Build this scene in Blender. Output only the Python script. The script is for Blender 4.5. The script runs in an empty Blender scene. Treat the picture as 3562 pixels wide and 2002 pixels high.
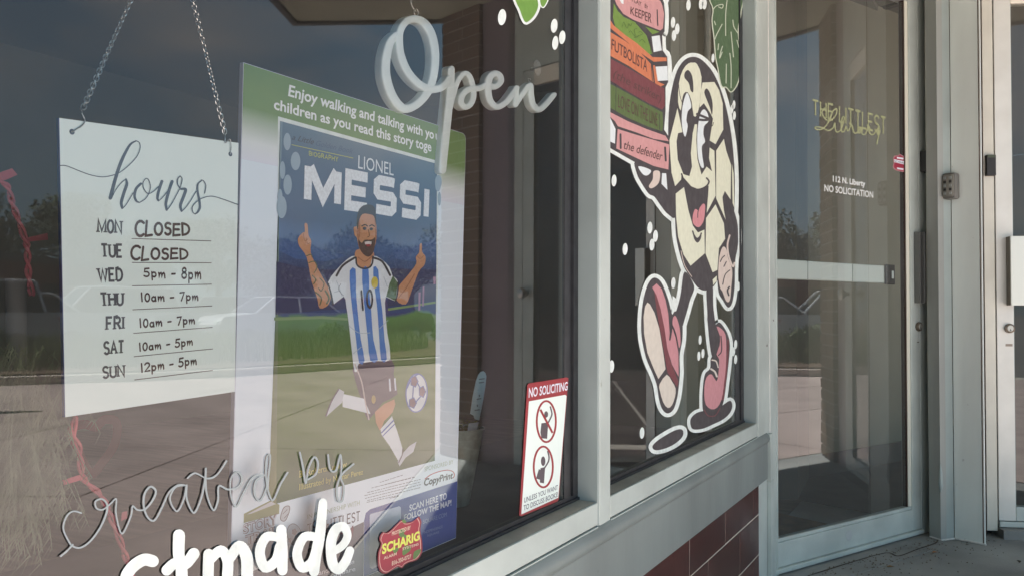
import bpy, math, random
from mathutils import Vector, Matrix
from mathutils.geometry import tessellate_polygon

# ------------------------------------------------------------------ camera, world, sun, exposure
scene = bpy.context.scene
col = scene.collection
random.seed(7)
PI = math.pi
rad = math.radians

PHOTO_W, PHOTO_H, FOCAL_PX = 3562.0, 2002.0, 3060.0
CAM = Vector((0.0, -0.66, 0.90))
YAW, PITCH, ROLL = rad(28.0), rad(1.5), rad(0.2)
FWD = Vector((math.cos(YAW) * math.cos(PITCH), math.sin(YAW) * math.cos(PITCH), math.sin(PITCH)))
RIGHT0 = FWD.cross(Vector((0, 0, 1))).normalized()
UP0 = RIGHT0.cross(FWD)
RIGHT = RIGHT0 * math.cos(ROLL) + UP0 * math.sin(ROLL)
UP = -RIGHT0 * math.sin(ROLL) + UP0 * math.cos(ROLL)

cam_data = bpy.data.cameras.new("camera")
cam_data.sensor_width = 36.0
cam_data.lens = 36.0 * FOCAL_PX / PHOTO_W
cam_data.clip_start = 0.02
cam_data.clip_end = 900.0
cam = bpy.data.objects.new("camera", cam_data)
cam.matrix_world = Matrix(((RIGHT.x, UP.x, -FWD.x, CAM.x), (RIGHT.y, UP.y, -FWD.y, CAM.y),
                           (RIGHT.z, UP.z, -FWD.z, CAM.z), (0, 0, 0, 1)))
col.objects.link(cam)
scene.camera = cam

SUN_AZ, SUN_EL = -115.0, 67.0        # direction (world degrees) the sun stands in, and its height
world = bpy.data.worlds.new("World")
scene.world = world
world.use_nodes = True
wn, wl = world.node_tree.nodes, world.node_tree.links
wn.clear()
w_out = wn.new("ShaderNodeOutputWorld")
w_bg = wn.new("ShaderNodeBackground")
w_bg.inputs[1].default_value = 0.08
sky = wn.new("ShaderNodeTexSky")
sky.sky_type = 'NISHITA'
sky.sun_disc = False
sky.sun_elevation = rad(SUN_EL)
sky.sun_rotation = rad(90.0 - SUN_AZ)
sky.altitude = 200
sky.air_density = 1.0
sky.dust_density = 1.5
w_tc = wn.new("ShaderNodeTexCoord")
w_map = wn.new("ShaderNodeMapping")
w_map.inputs['Scale'].default_value = (1.0, 1.0, 3.2)
w_noise = wn.new("ShaderNodeTexNoise")
w_noise.inputs['Scale'].default_value = 2.3
w_noise.inputs['Detail'].default_value = 9
w_noise.inputs['Roughness'].default_value = 0.55
w_mix = wn.new("ShaderNodeMix")
w_mix.data_type = 'RGBA'
w_mix.inputs[0].default_value = 0.86
w_mix.inputs[7].default_value = (0.58, 1.06, 1.42, 1)
w_pale = wn.new("ShaderNodeMix")
w_pale.data_type = 'RGBA'
w_pale.inputs[7].default_value = (2.2, 2.2, 2.25, 1)
w_r2 = wn.new("ShaderNodeValToRGB")
w_r2.color_ramp.elements[0].position = 0.50
w_r2.color_ramp.elements[1].position = 0.72
wl.new(w_tc.outputs['Generated'], w_map.inputs[0])
wl.new(w_map.outputs[0], w_noise.inputs['Vector'])
wl.new(w_noise.outputs['Fac'], w_r2.inputs[0])
wl.new(w_r2.outputs[0], w_pale.inputs[0])
wl.new(sky.outputs[0], w_mix.inputs[6])
wl.new(w_mix.outputs[2], w_pale.inputs[6])
wl.new(w_pale.outputs[2], w_bg.inputs[0])
wl.new(w_bg.outputs[0], w_out.inputs[0])

sun_data = bpy.data.lights.new("sun", 'SUN')
sun_data.energy = 3.9
sun_data.angle = rad(0.6)
sun_data.color = (1.0, 0.975, 0.94)
sun = bpy.data.objects.new("sun", sun_data)
sd = Vector((math.cos(rad(SUN_AZ)) * math.cos(rad(SUN_EL)), math.sin(rad(SUN_AZ)) * math.cos(rad(SUN_EL)), math.sin(rad(SUN_EL))))
sun.rotation_euler = sd.to_track_quat('Z', 'Y').to_euler()
sun.location = (0, -20, 20)
col.objects.link(sun)

scene.view_settings.view_transform = 'Standard'
scene.view_settings.look = 'None'
scene.view_settings.exposure = 2.86
scene.view_settings.gamma = 1.0
scene.view_settings.use_curve_mapping = False
try:
    scene.cycles.max_bounces = 10
    scene.cycles.transparent_max_bounces = 16
    scene.cycles.glossy_bounces = 5
    scene.cycles.caustics_reflective = False
    scene.cycles.caustics_refractive = False
    scene.cycles.sample_clamp_indirect = 6
except Exception:
    pass

# ------------------------------------------------------------------ measuring planes (real planes of the shopfront)
class Plane:
    """vertical plane: base point, direction angle; local coords = (along, outward-normal offset, height)"""
    def __init__(self, x, y, deg):
        self.o = Vector((x, y, 0)); self.a = rad(deg)
        self.d = Vector((math.cos(self.a), math.sin(self.a), 0))
        self.n = Vector((-self.d.y, self.d.x, 0))      # points inwards, away from the street
    def at(self, sx, sy, w=0.0):
        v = FWD * FOCAL_PX + RIGHT * (sx - PHOTO_W / 2) - UP * (sy - PHOTO_H / 2)
        p0 = self.o + self.n * w
        t = (p0 - CAM).dot(self.n) / v.dot(self.n)
        q = CAM + v * t - self.o
        return (q.dot(self.d), q.z)

WIN = Plane(0, 0, 0)
DOOR1 = Plane(3.11, -0.04, -25.2)
DOOR2 = Plane(4.07, -0.676, -70.0)

def fr(x0, y0, s):                       # measuring grid of one photograph detail
    return lambda p: (x0 + p[0] / s, y0 + p[1] / s)
ZA = fr(0, 0, 2.069); ZB = fr(800, 0, 2.069); ZC = fr(1600, 0, 2.068); ZE = fr(0, 1250, 1.9256)
ZD = fr(0, 600, 2.069); ZF = fr(800, 1300, 2.0622); ZG = fr(900, 600, 2.0686)
K1 = fr(2050, 0, 2.4138); K2 = fr(2050, 500, 2.4138); K3 = fr(2050, 1100, 2.2271)
K4 = fr(2650, 0, 2.069); K5 = fr(2650, 600, 2.069); K7 = fr(1500, 1200, 1.8056)
N1 = fr(2110, 0, 7.2417); N2 = fr(1300, 1780, 6.525); N4 = fr(200, 480, 3.963); N5 = fr(1300, 30, 3.62)
N6 = fr(200, 1550, 2.3418); N7 = fr(2800, 320, 4.0219); L4 = fr(0, 560, 2.68); VV = fr(0, 0, 0.7232)
D1 = fr(3150, 500, 4.828); D2 = fr(3150, 780, 3.4466); D3 = fr(3150, 1700, 4.794)

def on(plane, f, pts, w=0.0):
    return [plane.at(*f(p), w) for p in pts]

# ------------------------------------------------------------------ helpers
def put(name, data, parent=None, loc=(0, 0, 0), rot=0.0):
    o = bpy.data.objects.new(name, data)
    col.objects.link(o)
    if parent is not None: o.parent = parent
    o.location = loc
    if rot: o.rotation_euler = (0, 0, rot)
    return o

def tag(o, label=None, cat=None, group=None, kind=None):
    if label: o['label'] = label
    if cat: o['category'] = cat
    if group: o['group'] = group
    if kind: o['kind'] = kind
    return o

def thing(name, label, cat, loc=(0, 0, 0), rot=0.0, group=None):
    return tag(put(name, None, None, loc, rot), label, cat, group)

class MB:
    def __init__(s): s.v = []; s.f = []
    def add(s, vs, fs):
        b = len(s.v); s.v += [tuple(v) for v in vs]; s.f += [tuple(i + b for i in f) for f in fs]; return s
    def box(s, x0, x1, y0, y1, z0, z1, M=None, c=0.0):
        if c > 0:                         # chamfered vertical/horizontal edges
            import bmesh
            bm = bmesh.new(); bmesh.ops.create_cube(bm, size=1)
            for v in bm.verts:
                v.co = Vector((x0 + (x1 - x0) * (v.co.x + .5), y0 + (y1 - y0) * (v.co.y + .5), z0 + (z1 - z0) * (v.co.z + .5)))
            bmesh.ops.bevel(bm, geom=bm.edges[:], offset=c, segments=2, affect='EDGES', profile=0.5)
            bm.verts.index_update()
            vs = [v.co.copy() for v in bm.verts]; fs = [[v.index for v in f.verts] for f in bm.faces]; bm.free()
        else:
            vs = [Vector((x, y, z)) for x in (x0, x1) for y in (y0, y1) for z in (z0, z1)]
            fs = [(0, 1, 3, 2), (4, 6, 7, 5), (0, 4, 5, 1), (2, 3, 7, 6), (0, 2, 6, 4), (1, 5, 7, 3)]
        if M is not None: vs = [M @ v for v in vs]
        return s.add(vs, fs)
    def flat(s, pts, y):                  # filled outline in a vertical plane, facing -y
        vs = [Vector((p[0], p[1], 0)) for p in pts]
        tris = tessellate_polygon([vs])
        vv = [(p[0], y, p[1]) for p in pts]
        out = []
        for t in tris:
            a, b, c = [pts[i] for i in t]
            cr = (b[0] - a[0]) * (c[1] - a[1]) - (b[1] - a[1]) * (c[0] - a[0])
            out.append(tuple(t) if cr > 0 else (t[0], t[2], t[1]))
        return s.add(vv, out)
    def plate(s, pts, y0, y1):            # outline with thickness
        s.flat(pts, y0)
        n = len(pts); area = sum(pts[i][0] * pts[(i + 1) % n][1] - pts[(i + 1) % n][0] * pts[i][1] for i in range(n))
        vs = [(p[0], y0, p[1]) for p in pts] + [(p[0], y1, p[1]) for p in pts]
        fs = [((i, (i + 1) % n, (i + 1) % n + n, i + n)[::-1] if area > 0 else (i, (i + 1) % n, (i + 1) % n + n, i + n)) for i in range(n)]
        s.add(vs, fs)
        return s.flat(pts, y1)
    def strip(s, L, Rr, y, closed=False, dy=0.0):
        n = len(L); k = n if closed else n - 1
        vs = [(p[0], y - dy * i / n, p[1]) for i, p in enumerate(L)] + [(p[0], y - dy * i / n, p[1]) for i, p in enumerate(Rr)]
        fs = []
        for i in range(k):
            j = (i + 1) % n
            a, b, c = L[i], L[j], Rr[i]
            f = (i, j, j + n, i + n)
            cr = (Rr[i][0] - L[i][0]) * (L[j][1] - L[i][1]) - (Rr[i][1] - L[i][1]) * (L[j][0] - L[i][0])
            fs.append(f[::-1] if cr > 0 else f)
        return s.add(vs, fs)
    def tube(s, pts, r, seg=8, closed=False, rr=None):
        pts = [Vector(p) for p in pts]; n = len(pts); vs = []; fs = []
        ref = Vector((0, 0, 1))
        for i, p in enumerate(pts):
            a = pts[(i - 1) % n] if (closed or i > 0) else pts[i]
            b = pts[(i + 1) % n] if (closed or i < n - 1) else pts[i]
            t = (b - a).normalized() if (b - a).length > 1e-9 else Vector((0, 0, 1))
            u = t.cross(ref)
            if u.length < 0.15: u = t.cross(Vector((0, 1, 0)))
            u.normalize(); w = t.cross(u).normalized()
            q = rr[i] if rr else r
            for k in range(seg):
                an = 2 * PI * k / seg
                vs.append(p + u * math.cos(an) * q + w * math.sin(an) * q)
        for i in range(n if closed else n - 1):
            j = (i + 1) % n
            for k in range(seg):
                l = (k + 1) % seg
                fs.append((i * seg + k, i * seg + l, j * seg + l, j * seg + k))
        if not closed:
            fs.append(tuple(range(seg))[::-1]); fs.append(tuple((n - 1) * seg + k for k in range(seg)))
        return s.add(vs, fs)
    def lathe(s, prof, c=(0, 0, 0), seg=24, axis='z'):
        vs = []; fs = []; n = len(prof)
        for r, h in prof:
            for k in range(seg):
                a = 2 * PI * k / seg
                if axis == 'z': vs.append((c[0] + r * math.cos(a), c[1] + r * math.sin(a), c[2] + h))
                elif axis == 'y': vs.append((c[0] + r * math.cos(a), c[1] + h, c[2] + r * math.sin(a)))
                else: vs.append((c[0] + h, c[1] + r * math.cos(a), c[2] + r * math.sin(a)))
        for i in range(n - 1):
            for k in range(seg):
                l = (k + 1) % seg
                fs.append((i * seg + k, i * seg + l, (i + 1) * seg + l, (i + 1) * seg + k))
        if prof[0][0] > 1e-6: fs.append(tuple(range(seg)))
        if prof[-1][0] > 1e-6: fs.append(tuple((n - 1) * seg + k for k in range(seg)))
        return s.add(vs, fs)
    def build(s, name, mat, parent=None, smooth=False, loc=(0, 0, 0), rot=0.0, mat2=None, fix=False):
        me = bpy.data.meshes.new(name)
        me.from_pydata(s.v, [], s.f); me.update()
        me.materials.append(mat)
        if fix:
            import bmesh
            bm = bmesh.new(); bm.from_mesh(me); bmesh.ops.recalc_face_normals(bm, faces=bm.faces[:]); bm.to_mesh(me); bm.free()
        if smooth:
            me.shade_smooth() if smooth is True else None
            if smooth is not True:
                me.polygons.foreach_set('use_smooth', [True] * len(me.polygons))
                try: me.set_sharp_from_angle(angle=rad(smooth))
                except Exception: pass
        return put(name, me, parent, loc, rot)

def spline(pts, k=6, closed=False):
    n = len(pts); out = []
    if n < 3: return list(pts)
    rng = range(n if closed else n - 1)
    for i in rng:
        if closed: p = [pts[(i + j) % n] for j in (-1, 0, 1, 2)]
        else: p = [pts[max(0, i - 1)], pts[i], pts[i + 1], pts[min(n - 1, i + 2)]]
        for q in range(k):
            t = q / k
            out.append(tuple(0.5 * ((2 * p[1][c]) + (-p[0][c] + p[2][c]) * t + (2 * p[0][c] - 5 * p[1][c] + 4 * p[2][c] - p[3][c]) * t * t
                             + (-p[0][c] + 3 * p[1][c] - 3 * p[2][c] + p[3][c]) * t ** 3) for c in range(len(p[0]))))
    if not closed: out.append(tuple(pts[-1]))
    return out

def ribbon(pts, w, closed=False, cap=True, miter=False):
    """left and right edge of a pen stroke; w = width or list of widths (same units as pts)"""
    n = len(pts)
    ws = [w] * n if not isinstance(w, (list, tuple)) else [w[0] + 0.0] * n
    if isinstance(w, (list, tuple)):
        m = len(w) - 1
        for i in range(n):
            t = i / max(1, n - 1) * m; a = min(m - 1, int(t)) if m > 0 else 0
            ws[i] = w[a] + (w[min(m, a + 1)] - w[a]) * (t - a)
    L, Rr = [], []
    def nrm(a, b):
        dx, dy = b[0] - a[0], b[1] - a[1]; l = math.hypot(dx, dy) or 1e-9
        return (-dy / l, dx / l)
    for i in range(n):
        if closed: a = nrm(pts[i - 1], pts[i]); b = nrm(pts[i], pts[(i + 1) % n])
        else:
            a = nrm(pts[i - 1], pts[i]) if i > 0 else nrm(pts[0], pts[1])
            b = nrm(pts[i], pts[i + 1]) if i < n - 1 else a
        mx, my = a[0] + b[0], a[1] + b[1]; l = math.hypot(mx, my) or 1e-9
        mx /= l; my /= l
        k = 1.0 / max(0.5 if miter else 0.72, mx * b[0] + my * b[1])
        h = ws[i] / 2 * k
        L.append((pts[i][0] + mx * h, pts[i][1] + my * h)); Rr.append((pts[i][0] - mx * h, pts[i][1] - my * h))
    if cap and not closed:
        for end in (0, -1):
            p = pts[end]; q = pts[1] if end == 0 else pts[-2]
            dx, dy = p[0] - q[0], p[1] - q[1]; l = math.hypot(dx, dy) or 1e-9; dx /= l; dy /= l
            h = ws[end] / 2; nx, ny = -dy, dx
            al, ar = [], []
            for a in (30, 60, 84):
                c, sn = math.cos(rad(a)) * h, math.sin(rad(a)) * h
                s1 = (p[0] + nx * c + dx * sn, p[1] + ny * c + dy * sn); s2 = (p[0] - nx * c + dx * sn, p[1] - ny * c + dy * sn)
                al.append(s1); ar.append(s2)
            if end == -1: L += al; Rr += ar
            else: L = ar[::-1] + L; Rr = al[::-1] + Rr
    return L, Rr

def stroke(mb, plane, f, pts, w, y, closed=False, sm=6, cap=True, miter=False, dy=0.00004):
    p = spline(pts, sm, closed) if sm else list(pts)
    L, Rr = ribbon(p, w, closed, cap, miter)
    mb.strip(on(plane, f, L, y), on(plane, f, Rr, y), y, closed, dy)
    return mb

def blob(mb, plane, f, pts, y, sm=5):
    p = spline(pts, sm, True) if sm else pts
    return mb.flat(on(plane, f, p, y), y)

def ell(c, rx, ry, n=20, tilt=0.0):
    return [(c[0] + rx * math.cos(2 * PI * k / n) * math.cos(tilt) - ry * math.sin(2 * PI * k / n) * math.sin(tilt),
             c[1] + rx * math.cos(2 * PI * k / n) * math.sin(tilt) + ry * math.sin(2 * PI * k / n) * math.cos(tilt)) for k in range(n)]

def quadmap(plane, f, BL, BR, TL, TR, y):
    c = [plane.at(*f(p), y) for p in (BL, BR, TL, TR)]
    def m(u, v):
        return tuple(c[0][i] * (1 - u) * (1 - v) + c[1][i] * u * (1 - v) + c[2][i] * (1 - u) * v + c[3][i] * u * v for i in (0, 1))
    return m

def qtext(mb, txt, plane, f, BL, BR, TL, TR, y, bold=0.0, shear=0.0):
    """built-in typeface, its baseline and capital height laid into a measured quad"""
    cu = bpy.data.curves.new("lettering", 'FONT')
    cu.body = txt; cu.size = 1; cu.offset = bold; cu.shear = shear; cu.resolution_u = 3
    o = bpy.data.objects.new("lettering", cu); col.objects.link(o)
    dg = bpy.context.evaluated_depsgraph_get()
    me = bpy.data.meshes.new_from_object(o.evaluated_get(dg))
    xs = [v.co.x for v in me.vertices]; x0, x1 = min(xs), max(xs)
    m = quadmap(plane, f, BL, BR, TL, TR, y)
    vs = []
    for v in me.vertices:
        q = m((v.co.x - x0) / (x1 - x0), v.co.y / 0.69)
        vs.append((q[0], y, q[1]))
    mb.add(vs, [tuple(p.vertices) for p in me.polygons])
    bpy.data.objects.remove(o); bpy.data.curves.remove(cu); bpy.data.meshes.remove(me)
    return mb

def arc(cx, cy, rx, ry, a0, a1, n=8):
    return [(cx + rx * math.cos(rad(a0 + (a1 - a0) * i / n)), cy + ry * math.sin(rad(a0 + (a1 - a0) * i / n))) for i in range(n + 1)]

CAPS = {  # centre lines in a box of width w, height 1
 'A': (.62, [[(0, 0), (.31, 1), (.62, 0)], [(.12, .36), (.5, .36)]]), 'B': (.55, [[(0, 0), (0, 1), (.3, 1)] + arc(.3, .76, .2, .24, 90, -90) + [(0, .52)], [(.3, .52)] + arc(.3, .26, .24, .26, 90, -90) + [(0, 0)]]),
 'D': (.58, [[(0, 0), (0, 1), (.22, 1)] + arc(.22, .5, .36, .5, 90, -90) + [(0, 0)]]), 'E': (.5, [[(.5, 1), (0, 1), (0, 0), (.5, 0)], [(0, .52), (.4, .52)]]),
 'F': (.48, [[(.48, 1), (0, 1), (0, 0)], [(0, .52), (.38, .52)]]), 'G': (.58, [arc(.3, .5, .3, .5, 45, 330, 14) + [(.56, .45), (.34, .45)]]),
 'H': (.58, [[(0, 0), (0, 1)], [(.58, 0), (.58, 1)], [(0, .52), (.58, .52)]]), 'I': (.04, [[(.02, 0), (.02, 1)]]),
 'L': (.46, [[(0, 1), (0, 0), (.46, 0)]]), 'M': (.74, [[(0, 0), (0, 1), (.37, .1), (.74, 1), (.74, 0)]]), 'N': (.6, [[(0, 0), (0, 1), (.6, 0), (.6, 1)]]),
 'O': (.58, [arc(.29, .5, .29, .5, 90, 450, 18)]), 'P': (.5, [[(0, 0), (0, 1), (.26, 1)] + arc(.26, .74, .24, .26, 90, -90) + [(0, .48)]]),
 'R': (.56, [[(0, 0), (0, 1), (.28, 1)] + arc(.28, .75, .22, .25, 90, -90) + [(0, .5)], [(.26, .5), (.56, 0)]]),
 'S': (.5, [arc(.25, .75, .24, .25, 20, 270, 9) + arc(.25, .25, .25, .25, 90, -160, 9)]), 'T': (.58, [[(0, 1), (.58, 1)], [(.29, 1), (.29, 0)]]),
 'U': (.56, [[(0, 1), (0, .3)] + arc(.28, .28, .28, .28, 180, 360, 8) + [(.56, 1)]]), 'W': (.86, [[(0, 1), (.22, 0), (.43, .9), (.64, 0), (.86, 1)]]),
 'Y': (.56, [[(0, 1), (.28, .5), (.56, 1)], [(.28, .5), (.28, 0)]]), ' ': (.25, [])}
HAND = {
 'C': (.5, [arc(.32, .5, .3, .5, 50, 310, 10)]), 'L': (.4, [[(.05, 1), (.0, 0), (.38, .06)]]), 'O': (.5, [arc(.25, .45, .24, .42, 80, 440, 14)]),
 'S': (.42, [arc(.22, .7, .18, .2, 40, 250, 7) + arc(.2, .28, .19, .24, 80, -150, 7)]), 'E': (.42, [[(.4, .9), (.02, .88), (.0, .04), (.42, .08)], [(.02, .5), (.36, .5)]]),
 'D': (.5, [[(.02, .92), (.05, .02)], [(.0, .92)] + arc(.1, .47, .4, .43, 80, -85, 8)]), '0': (.4, [arc(.2, .46, .18, .42, 80, 440, 12)]), '1': (.12, [[(.0, .9), (.05, .02)]]),
 '2': (.42, [arc(.2, .66, .2, .24, 160, -30, 6) + [(.02, .04), (.42, .06)]]), '5': (.4, [[(.38, .92), (.08, .9), (.04, .55)] + arc(.16, .3, .22, .27, 70, -140, 7)]),
 '7': (.4, [[(.02, .85), (.38, .9), (.14, .0)]]), '8': (.4, [arc(.2, .7, .15, .2, -90, 270, 9) + arc(.2, .25, .19, .25, 90, 450, 9)]),
 'p': (.4, [[(.04, .55), (.06, -.28)], arc(.2, .28, .16, .24, 130, -200, 9)]), 'm': (.52, [[(.02, .5), (.04, .02), (.1, .42), (.2, .5), (.25, .35), (.25, .05), (.32, .42), (.42, .5), (.48, .35), (.5, .02)]]),
 'a': (.36, [arc(.16, .26, .15, .24, 60, 400, 9) + [(.32, .5), (.34, .02)]]), '-': (.34, [[(.03, .38), (.3, .4)]]), ' ': (.2, [])}
BLOCK = {'M': (1.15, [[(0, 0), (0, 1)], [(.08, 1), (.575, .12), (1.07, 1)], [(1.15, 1), (1.15, 0)]]), 'E': (.82, [[(.82, 1), (0, 1), (0, 0), (.82, 0)], [(0, .5), (.75, .5)]]),
 'S': (.82, [[(.82, .98), (.7, 1), (.12, 1), (0, .9), (0, .6), (.1, .5), (.72, .5), (.82, .4), (.82, .1), (.7, 0), (0, .02)]]), 'I': (.02, [[(.01, 0), (.01, 1)]])}

def pen(mb, txt, table, plane, f, BL, BR, TL, TR, y, w=.1, gap=.2, serif=0.0, jit=0.0, miter=False, cap=False):
    adv = []; x = 0
    for ch in txt:
        adv.append(x); x += table[ch][0] + gap
    tot = x - gap
    m = quadmap(plane, f, BL, BR, TL, TR, y)
    h0 = plane.at(*f(BL), y); h1 = plane.at(*f(BR), y); h2 = plane.at(*f(TL), y)
    W = math.dist(h0, h1); H = math.dist(h0, h2); asp = (W / tot) / H     # keep pen round in the plane
    n = 0
    for ch, ax in zip(txt, adv):
        jy = random.uniform(-jit, jit)
        for st in table[ch][1]:
            pts = [((px + ax) * asp, py + jy) for px, py in st]
            ext = []
            L, Rr = ribbon(pts, w, False, cap, miter)
            tf = lambda q: m(q[0] / asp / tot, q[1])
            mb.strip([tf(q) for q in L], [tf(q) for q in Rr], y - n * 0.000008); n += 1
            if serif:
                for e, q in ((pts[0], pts[1]), (pts[-1], pts[-2])):
                    if abs(e[1] - q[1]) > .25 and (e[1] - jy < .05 or e[1] - jy > .95):
                        s_ = [(e[0] - serif, e[1]), (e[0] + serif, e[1])]
                        off = w * .25 * (1 if e[1] < .5 else -1)
                        s_ = [(a, b + off) for a, b in s_]
                        L, Rr = ribbon(s_, w * .5, False, False)
                        mb.strip([tf(q) for q in L], [tf(q) for q in Rr], y - n * 0.000008); n += 1
    return mb

# ------------------------------------------------------------------ materials
def lin(c): return tuple(((v / 255) / 12.92 if v / 255 <= .04045 else ((v / 255 + .055) / 1.055) ** 2.4) for v in c)
def mk(name, rgb, rough=.6, metal=0.0, var=0.0, scale=6.0, bump=0.0, bscale=60.0, k=1.0, spec=.5, var2=None, stretch=None, streak=None):
    m = bpy.data.materials.new(name); m.use_nodes = True
    nt = m.node_tree; b = nt.nodes['Principled BSDF']
    c = tuple(min(.92, v * k) for v in lin(rgb)) + (1,)
    b.inputs['Base Color'].default_value = c
    b.inputs['Roughness'].default_value = rough; b.inputs['Metallic'].default_value = metal
    b.inputs['Specular IOR Level'].default_value = spec
    if var or bump:
        tc = nt.nodes.new('ShaderNodeTexCoord'); mp = nt.nodes.new('ShaderNodeMapping')
        if stretch: mp.inputs['Scale'].default_value = stretch
        nt.links.new(tc.outputs['Object'], mp.inputs[0])
    if var:
        n = nt.nodes.new('ShaderNodeTexNoise'); n.inputs['Scale'].default_value = scale; n.inputs['Detail'].default_value = 8
        nt.links.new(mp.outputs[0], n.inputs['Vector'])
        mx = nt.nodes.new('ShaderNodeMix'); mx.data_type = 'RGBA'
        c2 = (tuple(min(.92, v * k) for v in lin(var2)) + (1,)) if var2 else tuple(v * (1 - var) for v in c[:3]) + (1,)
        c1 = c if var2 else tuple(min(.92, v * (1 + var)) for v in c[:3]) + (1,)
        r = nt.nodes.new('ShaderNodeValToRGB'); r.color_ramp.elements[0].position = .35; r.color_ramp.elements[1].position = .65
        nt.links.new(n.outputs['Fac'], r.inputs[0]); nt.links.new(r.outputs[0], mx.inputs[0])
        mx.inputs[6].default_value = c1; mx.inputs[7].default_value = c2
        last = mx.outputs[2]
        if streak:
            n2 = nt.nodes.new('ShaderNodeTexNoise'); n2.inputs['Scale'].default_value = streak[1]; n2.inputs['Detail'].default_value = 5
            r2 = nt.nodes.new('ShaderNodeValToRGB'); r2.color_ramp.elements[0].position = .70; r2.color_ramp.elements[1].position = .84
            nt.links.new(tc.outputs['Object'], n2.inputs['Vector']); nt.links.new(n2.outputs['Fac'], r2.inputs[0])
            m2 = nt.nodes.new('ShaderNodeMix'); m2.data_type = 'RGBA'
            nt.links.new(r2.outputs[0], m2.inputs[0]); nt.links.new(last, m2.inputs[6]); m2.inputs[7].default_value = lin(streak[0]) + (1,)
            last = m2.outputs[2]
        nt.links.new(last, b.inputs['Base Color'])
        rr = nt.nodes.new('ShaderNodeMapRange'); rr.inputs[3].default_value = max(0, rough - .1); rr.inputs[4].default_value = min(1, rough + .12)
        nt.links.new(n.outputs['Fac'], rr.inputs[0]); nt.links.new(rr.outputs[0], b.inputs['Roughness'])
    if bump:
        n3 = nt.nodes.new('ShaderNodeTexNoise'); n3.inputs['Scale'].default_value = bscale; n3.inputs['Detail'].default_value = 6
        nt.links.new(mp.outputs[0], n3.inputs['Vector'])
        bp = nt.nodes.new('ShaderNodeBump'); bp.inputs['Strength'].default_value = bump; bp.inputs['Distance'].default_value = .004
        nt.links.new(n3.outputs['Fac'], bp.inputs['Height']); nt.links.new(bp.outputs[0], b.inputs['Normal'])
    return m

def glass_mat(name, tint, dust_haze=0.0):
    """two-sided window pane: Fresnel mirror over a clear tinted sheet"""
    m = bpy.data.materials.new(name); m.use_nodes = True
    nt = m.node_tree; nt.nodes.clear(); N = nt.nodes.new; K = nt.links.new
    out = N('ShaderNodeOutputMaterial'); mix = N('ShaderNodeMixShader')
    tr = N('ShaderNodeBsdfTransparent'); tr.inputs[0].default_value = tint + (1,)
    gl = N('ShaderNodeBsdfGlossy'); gl.inputs['Roughness'].default_value = 0.0; gl.inputs[0].default_value = (.97, .98, .98, 1)
    fr_ = N('ShaderNodeFresnel'); fr_.inputs[0].default_value = 1.52
    a = N('ShaderNodeMath'); a.operation = 'MULTIPLY'; a.inputs[1].default_value = 1.2
    b = N('ShaderNodeMath'); b.operation = 'ADD'; b.inputs[1].default_value = 1
    c = N('ShaderNodeMath'); c.operation = 'DIVIDE'
    d = N('ShaderNodeMath'); d.operation = 'MULTIPLY'; d.inputs[1].default_value = .2; K(fr_.outputs[0], d.inputs[0])
    K(fr_.outputs[0], a.inputs[0]); K(d.outputs[0], b.inputs[0]); K(a.outputs[0], c.inputs[0]); K(b.outputs[0], c.inputs[1])
    K(c.outputs[0], mix.inputs[0]); K(tr.outputs[0], mix.inputs[1]); K(gl.outputs[0], mix.inputs[2])
    # faint dust film, strengthened to paint veiling haze onto the panes
    du = N('ShaderNodeBsdfDiffuse'); du.inputs[0].default_value = (.6, .6, .57, 1)
    tc = N('ShaderNodeTexCoord'); n = N('ShaderNodeTexNoise'); n.inputs['Scale'].default_value = 5; n.inputs['Detail'].default_value = 9
    K(tc.outputs['Object'], n.inputs['Vector'])
    mr = N('ShaderNodeMapRange'); mr.inputs[3].default_value = dust_haze * .3; mr.inputs[4].default_value = dust_haze * 1.6
    K(n.outputs['Fac'], mr.inputs[0])
    mix2 = N('ShaderNodeMixShader'); K(mr.outputs[0], mix2.inputs[0]); K(mix.outputs[0], mix2.inputs[1]); K(du.outputs[0], mix2.inputs[2])
    K(mix2.outputs[0], out.inputs[0])
    return m

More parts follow.
